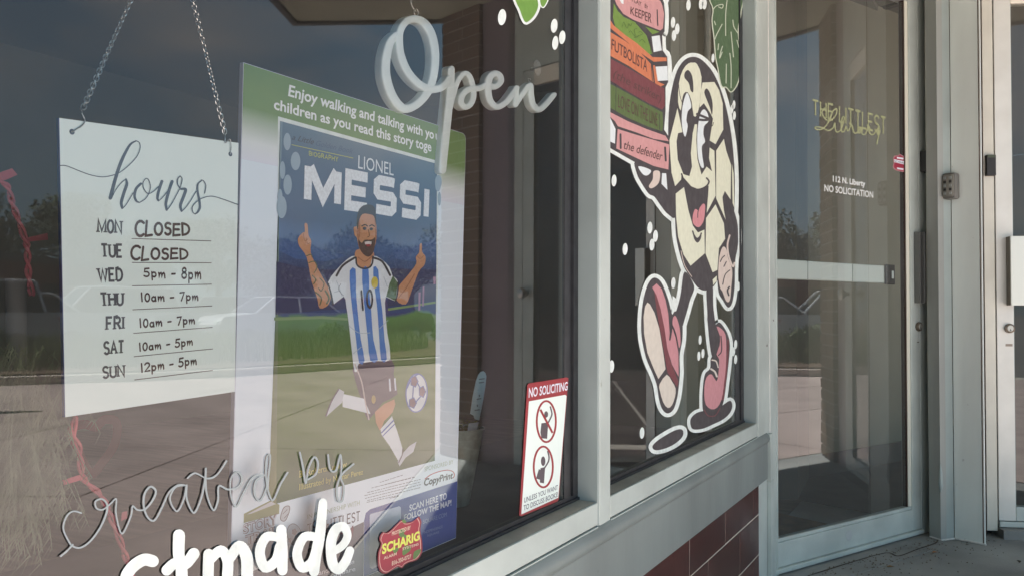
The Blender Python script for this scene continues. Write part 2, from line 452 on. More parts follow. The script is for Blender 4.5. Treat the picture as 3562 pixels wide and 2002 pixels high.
def ramp_mat(name, stops, axis=2, rough=.5, noise=0.0, nscale=20, k=1.0):
    """print whose colour runs along one object axis; stops = [(coord, rgb)...]"""
    m = bpy.data.materials.new(name); m.use_nodes = True
    nt = m.node_tree; b = nt.nodes['Principled BSDF']; b.inputs['Roughness'].default_value = rough
    tc = nt.nodes.new('ShaderNodeTexCoord'); sp = nt.nodes.new('ShaderNodeSeparateXYZ'); nt.links.new(tc.outputs['Object'], sp.inputs[0])
    lo, hi = stops[0][0], stops[-1][0]
    mr = nt.nodes.new('ShaderNodeMapRange'); mr.inputs[1].default_value = lo; mr.inputs[2].default_value = hi
    src = sp.outputs[axis]
    if noise:
        n = nt.nodes.new('ShaderNodeTexNoise'); n.inputs['Scale'].default_value = nscale; n.inputs['Detail'].default_value = 5
        nt.links.new(tc.outputs['Object'], n.inputs['Vector'])
        ma = nt.nodes.new('ShaderNodeMath'); ma.operation = 'MULTIPLY_ADD'; ma.inputs[1].default_value = noise; ma.inputs[2].default_value = -noise / 2
        nt.links.new(n.outputs['Fac'], ma.inputs[0])
        ad = nt.nodes.new('ShaderNodeMath'); nt.links.new(src, ad.inputs[0]); nt.links.new(ma.outputs[0], ad.inputs[1]); src = ad.outputs[0]
    nt.links.new(src, mr.inputs[0])
    r = nt.nodes.new('ShaderNodeValToRGB'); nt.links.new(mr.outputs[0], r.inputs[0])
    while len(r.color_ramp.elements) < len(stops): r.color_ramp.elements.new(.5)
    for e, (p, c) in zip(r.color_ramp.elements, stops):
        e.position = (p - lo) / (hi - lo); e.color = tuple(min(.9, v * k) for v in lin(c)) + (1,)
    nt.links.new(r.outputs[0], b.inputs['Base Color'])
    return m

M = {}
M['glass'] = glass_mat('window glass', (.97, .985, .98), .022)
M['door_glass'] = glass_mat('hazy door glass', (.97, .985, .98), .06)
M['alu'] = mk('painted aluminium frame', (182, 192, 187), .46, .1, .13, 5, .1, 120, streak=((118, 116, 104), 22.0))
M['alu_side'] = mk('anodised frame return', (158, 170, 168), .44, .15, .09, 5, .03, 70)
M['alu_brush'] = mk('satin aluminium column sheet', (222, 230, 226), .36, .2, .1, 4, .1, 22, stretch=(1, 1, .25), streak=((150, 150, 146), 40))
M['alu_gray'] = mk('grey painted sill sheet', (124, 133, 131), .5, .15, .14, 4, .12, 60, stretch=(1, 1, .3), streak=((98, 98, 92), 30))
M['alu_dirty'] = mk('dusty ledge aluminium', (146, 144, 134), .6, .15, .2, 9, .1, 60)
M['rubber'] = mk('black rubber gasket', (38, 40, 43), .55, 0, .2, 30)
M['black'] = mk('black plastic', (34, 34, 34), .5)
M['tile'] = mk('oxblood glazed tile', (70, 29, 25), .2, 0, .22, 9, .12, 14)
# no two tiles of a firing are quite the same
nt_ = M['tile'].node_tree; oi_ = nt_.nodes.new('ShaderNodeObjectInfo'); hs_ = nt_.nodes.new('ShaderNodeHueSaturation'); mr_ = nt_.nodes.new('ShaderNodeMapRange')
mr_.inputs[3].default_value = .75; mr_.inputs[4].default_value = 1.3; nt_.links.new(oi_.outputs['Random'], mr_.inputs[0]); nt_.links.new(mr_.outputs[0], hs_.inputs['Value'])
b_ = nt_.nodes['Principled BSDF']; l_ = b_.inputs['Base Color'].links[0]; src_ = l_.from_socket; nt_.links.new(src_, hs_.inputs['Color']); nt_.links.new(hs_.outputs[0], b_.inputs['Base Color'])
M['mortar'] = mk('grey mortar', (176, 172, 160), .9, 0, .15, 20, .3, 80)
M['mortar_white'] = mk('caulk', (205, 205, 200), .8, 0, .1, 40, .3, 60)
M['concrete'] = mk('vestibule concrete', (134, 136, 133), .75, 0, .3, 1.6, .5, 120, streak=((90, 86, 78), 5.0))
M['paving'] = mk('pinkish paving', (160, 144, 138), .85, 0, .16, 1.6, .3, 60)
M['paving_edge'] = mk('kerb concrete', (190, 178, 168), .85, 0, .1, 6, .3, 60)
M['asphalt'] = mk('asphalt', (70, 70, 70), .9, 0, .15, 8, .3, 60)
M['soil'] = mk('bed soil', (84, 66, 50), .95, 0, .3, 5)
M['brick'] = mk('brown brick', (108, 88, 70), .85, 0, .25, 9, .4, 60)
M['soffit'] = mk('olive cream awning boards', (152, 154, 134), .7, 0, .12, 5)
M['white_paint'] = mk('white window paint', (220, 230, 226), .6, 0, .09, 45, .4, 120)
M['board_white'] = mk('white acrylic board', (232, 246, 240), .25)
M['print_white'] = mk('white poster print', (224, 228, 238), .4)
M['ink'] = mk('grey ink', (72, 84, 98), .5)
M['marker'] = mk('brown marker', (66, 46, 44), .5)
M['line'] = mk('printed rule', (92, 84, 80), .5)
M['dark_red'] = mk('sign red', (150, 42, 50), .4)
M['chain'] = mk('brushed steel', (190, 190, 186), .28, 1.0)
M['acrylic'] = mk('frosted white acrylic', (228, 238, 232), .4, 0, .05, 30, .15, 40)
M['paint_gray'] = mk('grey window marker', (146, 158, 160), .5)
M['paint_reflection'] = mk('dark reflection of marker', (84, 78, 82), .6)  # for dark copies that paint the marker's mirror image in the glass
M['pink'] = mk('pink crepe', (196, 96, 104), .7, 0, .15, 40)

def front_col(c, k=1.0, rough=.55): return mk('paint %d %d %d' % c, c, rough, 0, .04, 60, .1, 150, k=k)

def sub(mb, name, mat, root, smooth=False, **kw):
    """part given in world coordinates, hung under an unrotated thing"""
    l = root.location
    return mb.build(name, mat, root, smooth, (-l.x, -l.y, -l.z), **kw)

def poly_prism(pts, z0, z1):
    mb = MB(); n = len(pts)
    area = sum(pts[i][0] * pts[(i + 1) % n][1] - pts[(i + 1) % n][0] * pts[i][1] for i in range(n))
    if area < 0: pts = pts[::-1]
    vs = [(p[0], p[1], z0) for p in pts] + [(p[0], p[1], z1) for p in pts]
    tris = tessellate_polygon([[Vector((p[0], p[1], 0)) for p in pts]])
    fs = [(i, (i + 1) % n, (i + 1) % n + n, i + n) for i in range(n)]
    for t in tris:
        a, b, c = [pts[i] for i in t]
        cr = (b[0] - a[0]) * (c[1] - a[1]) - (b[1] - a[1]) * (c[0] - a[0])
        t = tuple(t) if cr > 0 else (t[0], t[2], t[1])
        fs.append(tuple(i + n for i in t)); fs.append(t[::-1])
    return mb.add(vs, fs)

# ------------------------------------------------------------------ the setting
FA = rad(-25.0)                                        # direction of the street front
FD = Vector((math.cos(FA), math.sin(FA), 0)); FN = Vector((-FD.y, FD.x, 0))
PIER = Vector((4.67, -2.34, 0))                        # outer corner of the brick pier
def street(u, w, z=0.0): return PIER + FD * u + FN * w + Vector((0, 0, z))

g = MB(); g.add([(-300, -300, -.14), (300, -300, -.14), (300, 300, -.14), (-300, 300, -.14)], [(0, 1, 2, 3)])
tag(g.build('ground', M['asphalt']), kind='structure')

# sidewalk: a bed with separate slabs on it, joints open between them
sw = MB()
c0 = [street(-9, -.02), street(14, -.02), street(14, -8.2), street(-9, -8.2)]
sidewalk = tag(poly_prism([(p.x, p.y) for p in c0], -.14, -.006).build('sidewalk', M['mortar']), kind='structure')
slab = MB(); slab.box(0.003, 1.525, 0.003, 1.525, -.02, 0.0, None, .0025)
slab_me = None
for i in range(15):
    for j in range(5):
        p = street(-9 + i * 1.53, -.03 - (j + 1) * 1.53, random.uniform(-.0015, .0015))
        if slab_me is None:
            o = slab.build('paving_slab', M['paving'], sidewalk, loc=p, rot=FA); slab_me = o.data
        else: put('paving_slab', slab_me, sidewalk, p, FA)

# vestibule floor: concrete inside the street front
vf = [(-1.4, .4), (3.05, .4), (4.9, .1), (5.6, -2.6)]
vpts = [street(-6.0, -.02), street(1.2, -.02), Vector((6.2, -.2, 0)), Vector((3.0, 1.0, 0)), Vector((-1.5, .6, 0))]
tag(poly_prism([(p.x, p.y) for p in vpts], -.14, -.002).build('vestibule_floor', M['concrete']), kind='structure')
th = poly_prism([tuple((DOOR1.o + DOOR1.d * a + DOOR1.n * b)[:2]) for a, b in ((-.02, .1), (1.12, .1), (1.12, -.13), (.95, -.1), (.72, -.15), (-.02, -.15))], -.01, .0005)
tag(th.build('threshold_slab', M['concrete']), kind='structure')
st = MB(); 
stp = poly_prism([tuple((DOOR2.o + DOOR2.d * a + DOOR2.n * b)[:2]) for a, b in ((.046, .2), (1.1, .2), (1.1, -.075), (.046, -.05))], -.01, .034)
tag(stp.build('door_step', M['concrete']), kind='structure')

# planting island with kerb across the sidewalk
kp = [(3.4, -11.0), (5.4, -10.1), (6.6, -9.4), (7.6, -8.7), (8.6, -8.3), (11.0, -7.9), (14.5, -7.3), (18, -7.0), (22, -11), (17, -16), (9, -17.5), (4, -15)]
kerb = tag(poly_prism(kp, -.13, .10).build('kerb', M['paving_edge']), kind='structure')
ctr = Vector((11, -12))
kin = [tuple(ctr + (Vector(p) - ctr) * .965) for p in kp]
tag(poly_prism(kin, .05, .125).build('planting_bed', M['soil']), kind='structure')

# ------------------------------------------------------------------ shopfront: big window
WX0, WX1, WX2 = -.30, 1.5065, 1.5628
def window(name, label, x0, x1, mull_left):
    r = thing(name, label, 'window', ((x0 + x1) / 2, 0, .5))
    gl = MB(); gl.add([(x0, 0, .55), (x1, 0, .55), (x1, 0, 2.72), (x0, 0, 2.72)], [(0, 1, 2, 3)])
    sub(gl, 'glass_pane', M['glass'], r)
    # rubber gaskets run round the pane, wide ones at the right jamb and the ledge
    gb = MB(); gb.box(x0, x1, -.0009, .006, .5535, .5655); gb.box(x0, x1, -.0045, -.0012, .5535, .5585)
    sub(gb, 'gasket', M['rubber'], r)
    return r
win1 = window('display_window', 'large left shop window behind which the hours board and the footballer poster hang', WX0, WX1, True)
win2 = window('display_window', 'narrow right shop window painted with the football character carrying books', WX2, 2.806, False)
# upright gaskets
gj = MB(); gj.box(1.4405, 1.5015, -.0009, .004, .5656, 2.72); gj.box(1.470, 1.473, -.006, -.001, .5656, 2.72); sub(gj, 'gasket', M['rubber'], win1)
gj = MB(); gj.box(2.69, 2.798, -.0009, .004, .5656, 2.72); gj.box(2.745, 2.75, -.006, -.001, .5656, 2.72); sub(gj, 'gasket', M['rubber'], win2)
# ledges (sill top), lips, jamb returns
def ledge(r, x0, x1):
    s = MB(); s.add([(x0, .004, .5533), (x1, .004, .5533), (x1, -.036, .5518), (x0, -.036, .5518), (x0, .004, .515), (x1, .004, .515), (x1, -.036, .515), (x0, -.036, .515)],
                    [(3, 2, 1, 0), (0, 1, 5, 4), (7, 6, 2, 3), (4, 5, 6, 7)])
    sub(s, 'ledge', M['alu_dirty'], r)
    l = MB(); l.box(x0, x1, -.041, -.0362, .5115, .5515, None, .0012); sub(l, 'sill_lip', M['alu'], r)
    l = MB(); l.box(x0, x1, -.0425, -.036, .5045, .5085, None, .0006); sub(l, 'sill_lip', M['alu'], r)
ledge(win1, WX0, 1.5005)
ledge(win2, WX2 + .001, 2.812)
ret = MB(); ret.box(1.5015, 1.5105, -.0395, .03, .5, 2.72); sub(ret, 'jamb_return', M['alu_side'], win1)
ml = MB(); ml.box(1.5105, WX2, -.041, .03, .5, 2.72, None, .0015); sub(ml, 'mullion', M['alu'], win1)
ret = MB(); ret.box(2.798, 2.8155, -.0395, .03, .5, 2.72); sub(ret, 'jamb_return', M['alu_side'], win2)

# corner post between window and angled door
cp = thing('corner_post', 'pale aluminium corner post between the painted window and the open sided doorway', 'post', (2.95, -.04, 0))
a = MB(); a.box(2.8155, 2.985, -.042, .04, .0, 2.75, None, .0015); sub(a, 'post_face', M['alu'], cp)
a = MB(); a.box(2.9865, 3.098, -.0405, .04, .0, 2.75, None, .0015); sub(a, 'post_face', M['alu'], cp)
a = MB(); a.box(3.0985, 3.112, -.0435, .03, .0, 2.75, None, .0015); sub(a, 'door_stop', M['alu'], cp)
for (px, py) in ((110 / 2.069 + 2650, 600 + 365 / 2.069),):
    q = WIN.at(px, py, -.042); a = MB(); a.lathe([(0, -.0436), (.0055, -.0434), (.0055, -.042)], (q[0], 0, q[1]), 12, 'y'); sub(a, 'screw_hole', M['black'], cp)
for (px, py, rr) in ((2650 + 83 / 2.069, 600 + 1062 / 2.069, .003), (2650 + 36 / 2.069, 600 + 1243 / 2.069, .004), (2050 + 1375 / 2.2271, 1100 + 223 / 2.2271, .003)):
    q = WIN.at(px, py, -.042); a = MB(); a.lathe([(0, -.0438), (rr, -.0434), (rr, -.042)], (q[0], 0, q[1]), 8, 'y'); sub(a, 'screw', M['line'], cp)

# ------------------------------------------------------------------ tiled knee wall with sheet-metal apron
kw = thing('tiled_wall', 'low oxblood tiled wall under the shop windows topped by a grey metal apron', 'wall', (1.2, 0, 0))
ap = MB()
prof = [(-.041, .508), (-.050, .500), (-.053, .487), (-.050, .478), (-.0455, .474), (-.0455, .359), (-.0385, .359), (-.0385, .508)]
x0, x1 = WX0 - .6, 2.935
vs = [(x0, y, z) for y, z in prof] + [(x1, y, z) for y, z in prof]; n = len(prof)
ap.add(vs, [(i, (i + 1) % n, (i + 1) % n + n, i + n) for i in range(n)] + [tuple(range(n)), tuple(range(n, 2 * n))[::-1]])
sub(ap, 'metal_apron', M['alu_gray'], kw, 40, fix=True)
e = MB(); e.box(2.9365, 2.968, -.0555, -.0425, .352, .503, None, .001); sub(e, 'apron_end_cap', M['alu'], kw)
e = MB(); e.box(2.938, 2.985, -.0555, -.0425, .0, .350, None, .001); sub(e, 'edge_trim', M['alu'], kw)
b = MB(); b.box(WX0 - .6, 2.936, -.0408, .06, 0, .473); sub(b, 'mortar_bed', M['mortar'], kw)
tl = MB(); tl.box(0, .3315, -.0418, -.0402, 0, .1205, None, .0012); t_me = None
rows = [(.0115 - .126, 0.0), (.0115, .165), (.1385, 0.0), (.2655 + .0035, .165)]
for r_, (z, off) in enumerate([(.2685 - .0, 0), (.1435, 1), (.0185, 0), (-.1065, 1)]):
    xx = 2.7465 - .3355 * 12 if off == 0 else 2.5745 - .3355 * 12
    for i in range(14):
        xs = xx + i * .3355
        if xs < x0 + .02 or xs > 2.93: continue
        wdt = min(.3315, 2.9335 - xs)
        if wdt < .02: continue
        if wdt < .33 or z < 0 or z + .1205 > .4:
            m_ = MB(); m_.box(xs, xs + wdt, -.0418, -.0402, max(z, .001), min(z + .1205, .3585), None, .0012); o = sub(m_, 'tile', M['tile'], kw)
        elif t_me is None:
            o = tl.build('tile', M['tile'], kw, loc=(xs - 1.2, 0, z)); t_me = o.data
        else: put('tile', t_me, kw, (xs - 1.2, 0, z + random.uniform(-.0006, .0006)))

# ------------------------------------------------------------------ glazed doors
def lock_cyl(r, u, z, y, rad_=.0175):
    m = MB(); m.lathe([(rad_, 0), (rad_ + .0015, -.004), (rad_ + .0005, -.012), (rad_ - .003, -.0135), (rad_ - .004, -.012), (0, -.012)], (u, y, z), 24, 'y')
    c = m.build('lock_cylinder', mk('aged brass', (118, 108, 96), .35, .8), r, 40)
    k = MB(); k.lathe([(.0125, -.0124), (.0115, -.0146), (0, -.0146)], (u, y, z), 20, 'y'); k.build('cylinder_plug', mk('steel plug', (176, 178, 172), .35, .6), c, 40)
    k = MB(); k.box(u - .001, u + .001, y - .0152, y - .0144, z - .009, z - .001); k.box(u - .003, u + .003, y - .0152, y - .0144, z - .0095, z - .007); k.build('keyhole', M['black'], c)

# door 1 (angled, with the push bar inside)
d1 = thing('glazed_door', 'aluminium glass door with gold lettering and a white push bar, beside the painted window', 'door', DOOR1.o, DOOR1.a)
gl = MB(); gl.add([(.0, .012, .118), (.857, .012, .118), (.857, .012, 2.16), (.0, .012, 2.16)], [(0, 1, 2, 3)]); gl.build('glass_pane', M['door_glass'], d1)
b = MB(); b.box(-.05, .003, .0, .045, .024, 2.25, None, .002); b.build('stile', M['alu'], d1)
b = MB(); b.box(.8785, .9455, .0, .045, .024, 2.25, None, .002); b.build('stile', M['alu'], d1)
b = MB(); b.box(.0035, .878, .0, .045, .024, .1085, None, .002); b.build('bottom_rail', M['alu'], d1)
b = MB(); b.box(.0035, .878, .0, .045, 2.172, 2.25, None, .002); b.build('top_rail', M['alu'], d1)
b = MB(); b.box(.8565, .878, .004, .03, .1215, 2.171, None, .0015); b.build('glazing_bead', mk('pale bead', (222, 222, 208), .45, .1), d1)
b = MB(); b.box(.0035, .878, .004, .03, .109, .121, None, .0015); b.build('glazing_bead', M['alu'], d1)
b = MB(); b.box(.8525, .8562, .008, .028, .1215, 2.171); b.build('gasket', mk('brown gasket', (48, 26, 16), .6), d1)
b = MB(); b.box(-.05, .9455, -.012, .03, .008, .0225, None, .002); b.box(-.05, .9455, -.004, .02, .0035, .008); b.build('door_sweep', M['alu'], d1)
# push bar behind the glass
z0, z1 = 1.018, 1.088
pb = MB(); pb.box(-.02, .845, .055, .085, z0, z1, None, .004); p_ = pb.build('push_bar', mk('pale push bar', (212, 226, 218), .5), d1)
for u in (.26, .55):
    k = MB(); k.box(u, u + .0025, .0535, .0555, z0 + .001, z1 - .001); k.build('bar_seam', M['alu_side'], p_)
k = MB(); k.box(.775, .842, .045, .0545, z0 - .006, z1 + .004, None, .004); k.build('end_cap', M['black'], p_)
k = MB(); k.box(.812, .826, .041, .0448, z0 + .018, z0 + .05, None, .002); k.build('latch', M['board_white'], p_)
# pull handle
h = MB()
h.box(.9235, .9365, -.034, -.001, .938, 1.226, None, .001); h.box(.903, .9115, -.026, -.001, .938, 1.226, None, .001); h.box(.9125, .9225, -.018, -.001, .945, 1.22)
h.build('pull_handle', mk('worn dark pull', (104, 106, 104), .4, .5), d1)
lock_cyl(d1, .928, .843, 0)
m_ = MB(); m_.box(.923, .937, -.0012, .001, .778, .782); m_.build('maker_plate', M['line'], d1)
m_ = MB(); m_.lathe([(0, -.0008), (.02, -.0008), (.02, 0)], (.43, 0, .072), 20, 'y'); m_.build('round_sticker', mk('clear sticker', (172, 178, 178), .6), d1)

# door 1 frame + column between the doors
jf = thing('door_column', 'satin aluminium column between the two glass doors with a keypad box on it', 'column', DOOR1.o + DOOR1.d * .95, 0)
def strip_wall(name, p, q, mat, z0=0.0, z1=2.75, th=.03, root=None):
    """upright sheet from ground point p to q (seen side to the left of p->q is the street)"""
    d = Vector((q[0] - p[0], q[1] - p[1], 0)); L = d.length; a = math.atan2(d.y, d.x)
    m = MB(); m.box(0, L, 0, th, z0, z1, None, .0015)
    o = m.build(name, mat, root, loc=Vector((p[0], p[1], 0)) - (root.location if root else Vector()), rot=a)
    return o
cA = DOOR1.o + DOOR1.d * .9475; cB = DOOR1.o + DOOR1.d * 1.005
strip_wall('frame_strip', cA, cB, M['alu'], root=jf)
# ground points measured along the foot of the column
def ground_pt(f, p):
    v = FWD * FOCAL_PX + RIGHT * (f(p)[0] - PHOTO_W / 2) - UP * (f(p)[1] - PHOTO_H / 2); q = CAM + v * (-CAM.z / v.z); return (q.x, q.y)
g1, g2, g3, g4 = [ground_pt(D3, p) for p in ((395, 790), (590, 850), (812, 822), (1330, 927))]
ret_m = mk('grey return sheet', (152, 156, 152), .5, .2, .14, 5, .05, 60, stretch=(1, 1, .2), streak=((164, 138, 104), 3.0))  # grey sheet, darker than the column face, with tan streaks
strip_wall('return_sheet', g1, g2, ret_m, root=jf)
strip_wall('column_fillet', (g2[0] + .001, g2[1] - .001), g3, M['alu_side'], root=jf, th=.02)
strip_wall('column_face', (g3[0] + .001, g3[1] - .001), g4, M['alu_brush'], root=jf, th=.006)
strip_wall('column_back', (g4[0] + .004, g4[1] - .002), (4.09, -.615), mk('brown column joint', (72, 54, 46), .7), root=jf, th=.01)
ck = MB(); l = jf.location
ck.tube([Vector((p[0] - .003, p[1] - .003, .002)) - l for p in (g1, g2, g3, g4)], .0035, 6)
ck.build('caulk_bead', M['mortar_white'], jf, 60)
# dent on the column's edge
dn = MB(); dn.tube([Vector((g2[0] - .001, g2[1] - .001, z)) - l for z in (.30, .27, .245, .215, .19)], .004, 8, rr=[.001, .006, .0075, .009, .002]); dn.build('edge_dent', M['alu_side'], jf, 60)
# black contacts
b = MB(); b.box(.953, .984, -.03, -.001, 1.476, 1.563, None, .003); t1 = thing('door_contact', 'black door contact block on the jamb left of the keypad box', 'door contact', DOOR1.o, DOOR1.a, None)
b.build('block', M['black'], t1); b = MB(); b.box(.985, 1.003, -.036, -.001, 1.474, 1.552, None, .003); b.build('bracket', mk('dark grey plastic', (72, 68, 68), .5), t1)

# key box
kb = thing('key_box', 'small grey push-button key box on the column between the doors', 'key box', (3.95, -.565, 1.35), 0)
kdir = Vector((g4[0] - g3[0], g4[1] - g3[1], 0)).normalized(); kn = Vector((kdir.y, -kdir.x, 0))
# its body stands out from the column and faces the street
kr = math.atan2(kdir.y, kdir.x)
Mk = Matrix.Translation((0.0, 0.0, 0)) @ Matrix.Rotation(kr, 4, 'Z')
kb.location = Vector((g3[0], g3[1], 1.352)) + kdir * .012
b = MB(); b.box(-.026, .026, -.045, -.001, 0, .105, Mk, .009); b.build('case', mk('key box grey', (112, 112, 108), .5, .2, .06, 30), kb, 40)
b = MB(); b.box(-.022, .022, -.052, -.0455, .008, .097, Mk, .006); b.build('cover', mk('key box front', (150, 148, 140), .4, .5), kb, 40)
for i in range(5):
    for j in (-1, 1):
        b = MB(); b.box(j * .011 - .005, j * .011 + .005, -.056, -.052, .016 + i * .0155, .026 + i * .0155, Mk, .001); b.build('button', M['chain'] if (i + j) % 2 else M['black'], kb)

# door 2 and its frame, the opposite wing of the vestibule
f2 = thing('door_frame', 'pale aluminium frame of the far right door with brown lines at its edges', 'door frame', DOOR2.o, DOOR2.a)
b = MB(); b.box(.002, .043, .0, .06, .02, 2.75, None, .0015); b.build('jamb', mk('cream frame', (206, 206, 194), .45, .1, .06, 8), f2)
b = MB(); b.box(-.006, .0015, .004, .05, .0, 2.75); b.build('joint_line', mk('brown joint', (60, 40, 34), .7), f2)
b = MB(); b.box(1.006, 1.075, .0, .06, .0, 2.75, None, .0015); b.build('jamb', M['alu'], f2)
b = MB(); b.box(1.078, 1.145, .012, .06, .0, 2.75, None, .0015); b.build('jamb', mk('bronze jamb', (120, 112, 112), .4, .5), f2)
b = MB(); b.box(1.148, 1.40, .03, .06, .0, 2.75, None, .0015); b.build('side_panel', mk('mauve side panel', (134, 122, 128), .5, .2, .05, 6), f2)
b = MB(); b.box(.044, 1.005, .0, .06, 2.262, 2.75, None, .002); b.build('header_panel', M['alu'], f2)
b = MB(); b.box(.0435, .0462, .01, .05, .02, 2.26); b.build('joint_line', mk('brown joint line', (62, 42, 36), .7), f2)
b = MB(); b.box(.008, .044, -.02, -.001, 1.456, 1.541, None, .002); t2 = thing('door_contact', 'square black door contact on the frame of the far right door', 'door contact', DOOR2.o, DOOR2.a)
b.build('block', M['black'], t2)
b = MB(); b.box(.011, .041, -.0215, -.0202, 1.529, 1.539); b.build('label_strip', mk('green grey strip', (70, 80, 66), .6), t2)

d2 = thing('glazed_door', 'right hand glass door with a square aluminium pull, cut by the photo edge', 'door', DOOR2.o, DOOR2.a)
gl = MB(); gl.add([(.11, .012, .12), (.93, .012, .12), (.93, .012, 2.16), (.11, .012, 2.16)], [(0, 1, 2, 3)]); gl.build('glass_pane', M['door_glass'], d2)
b = MB(); b.box(.0475, .1125, .0, .045, .062, 2.255, None, .002); b.build('stile', mk('pale door stile', (214, 216, 210), .42, .15, .05, 9, .03, 60), d2)
b = MB(); b.box(.915, 1.003, .0, .045, .062, 2.255, None, .002); b.build('stile', M['alu'], d2)
b = MB(); b.box(.113, .9145, .0, .045, .062, .1185, None, .002); b.build('bottom_rail', M['alu'], d2)
b = MB(); b.box(.113, .9145, .0, .045, 2.165, 2.255, None, .002); b.build('top_rail', mk('bright head rail', (236, 234, 220), .4), d2)
b = MB(); b.box(.0475, 1.003, -.008, .04, .037, .059, None, .003); b.build('door_sweep', M['alu'], d2)
b = MB(); b.box(.1105, .1145, .003, .02, .1195, 2.164); b.build('glazing_bead', M['alu_side'], d2)
b = MB(); b.box(.085, .1425, -.046, -.038, .93, 1.207, None, .0015); hb = b.build('pull_handle', mk('pull face', (216, 220, 212), .35, .3), d2)
b = MB(); b.box(.085, .092, -.0375, -.0005, .93, 1.207, None, .001); b.build('handle_side', mk('pull side', (120, 116, 106), .5, .3), hb)
lock_cyl(d2, .094, .838, 0, .018)
m_ = MB(); m_.box(.08, .106, -.0012, .001, .765, .775); m_.build('maker_plate', mk('faded plate', (150, 140, 128), .6), d2)
k = MB(); k.lathe([(.012, 0), (.012, -.02), (.03, -.03), (.033, -.045), (.024, -.058), (0, -.062)], (.965, 0, 1.0), 18, 'y'); k.build('door_knob', M['chain'], d2, 40)

# header over door 1 and windows
hd = thing('door_header', 'aluminium header panel above the angled glass door', 'header', DOOR1.o, DOOR1.a)
b = MB(); b.box(-.05, .9455, .0, .05, 2.255, 2.75, None, .002); b.build('panel', M['alu'], hd)

# brick pier at the end of the opposite wing
bp = thing('brick_pier', 'brown brick pier at the street end of the vestibule, mirrored in the glass', 'pier', DOOR2.o + DOOR2.d * 1.40, DOOR2.a)
PW, PD = .365, .45
b = MB(); b.box(.008, PW - .008, .008, PD - .008, 0, 2.75); b.build('mortar_core', M['mortar'], bp)
bm1 = MB(); bm1.box(0, .195, 0, .095, 0, .058, None, .003); bme = bm1.build('brick', M['brick'], bp, loc=(-.004, 0, .008)).data
bm2 = MB(); bm2.box(0, .16, 0, .095, 0, .058, None, .003); bme2 = bm2.build('brick', M['brick'], bp, loc=(.204, 0, .008)).data
side_me = {}
for c in range(0, 40):
    z = .008 + c * .0695
    if c > 0:
        if c % 2 == 0:
            put('brick', bme, bp, (-.004, random.uniform(-.002, .002), z)); put('brick', bme2, bp, (.204, random.uniform(-.002, .002), z))
        else:
            put('brick', bme2, bp, (-.004, random.uniform(-.002, .002), z)); put('brick', bme, bp, (.170, random.uniform(-.002, .002), z))
    key = c % 2
    if key not in side_me:
        m_ = MB(); m_.box(0, .094, 0, .16 if key else .195, 0, .058, None, .003)
        side_me[key] = m_.build('brick', M['brick'], bp, loc=(PW - .094, .105, z)).data
    else: put('brick', side_me[key], bp, (PW - .094 + random.uniform(0, .002), .105, z))

# awning over the vestibule and the pavement edge; building mass above
aw = thing('awning', 'flat brown boarded awning projecting over the shop entrance', 'awning', street(0, 0, 2.75))
pts = [street(.02, 6.5), street(.02, -.93), street(-9, -.93), street(-9, 6.5)]
m_ = poly_prism([(p.x, p.y) for p in pts], 2.752, 2.78); sub(m_, 'soffit_board', M['soffit'], aw)
m_ = poly_prism([(p.x, p.y) for p in [street(.03, -.935), street(.03, -.97), street(-9, -.97), street(-9, -.935)]], 2.735, 3.0); sub(m_, 'fascia', mk('dark fascia', (60, 64, 70), .6, .1, .1, 3), aw)
m_ = poly_prism([(p.x, p.y) for p in [street(.022, 4), street(.06, 4), street(.06, -.97), street(.022, -.97)]], 2.735, 3.0); sub(m_, 'fascia', mk('dark side fascia', (60, 58, 50), .6), aw)
bd = thing('shop_building', 'shop building shell with dim interior walls, floor and ceiling', 'building', (0, 3, 0))
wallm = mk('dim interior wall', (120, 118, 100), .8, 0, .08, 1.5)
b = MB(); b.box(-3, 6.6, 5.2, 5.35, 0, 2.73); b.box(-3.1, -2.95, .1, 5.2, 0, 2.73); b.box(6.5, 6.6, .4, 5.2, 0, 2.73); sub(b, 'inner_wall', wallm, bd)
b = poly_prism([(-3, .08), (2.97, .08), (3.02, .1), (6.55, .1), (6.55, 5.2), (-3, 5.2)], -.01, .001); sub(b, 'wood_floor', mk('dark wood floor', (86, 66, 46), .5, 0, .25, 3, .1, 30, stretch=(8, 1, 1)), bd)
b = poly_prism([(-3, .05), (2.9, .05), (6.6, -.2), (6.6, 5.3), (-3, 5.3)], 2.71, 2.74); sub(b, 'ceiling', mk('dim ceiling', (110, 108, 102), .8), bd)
b = MB(); b.box(-3, 2.85, .065, .62, .48, .512, None, .003); sub(b, 'display_shelf', mk('dark display shelf', (78, 62, 56), .6, 0, .2, 6, .1, 40), bd)
b = MB(); b.box(-3, WX0, -.045, .05, 0, 2.75); b.box(-3.0, 2.9, .61, .62, .0, .48); sub(b, 'front_wall', wallm, bd)
# a mat inside the door
mt = thing('door_mat', 'worn brown mat on the floor just inside the angled door', 'mat', DOOR1.o + DOOR1.d * .4 + DOOR1.n * .5, DOOR1.a)
b = MB(); b.box(-.5, .35, -.35, .25, .002, .012, None, .003); b.build('pile', mk('brown mat pile', (110, 86, 58), .95, 0, .3, 14, .5, 90), mt)
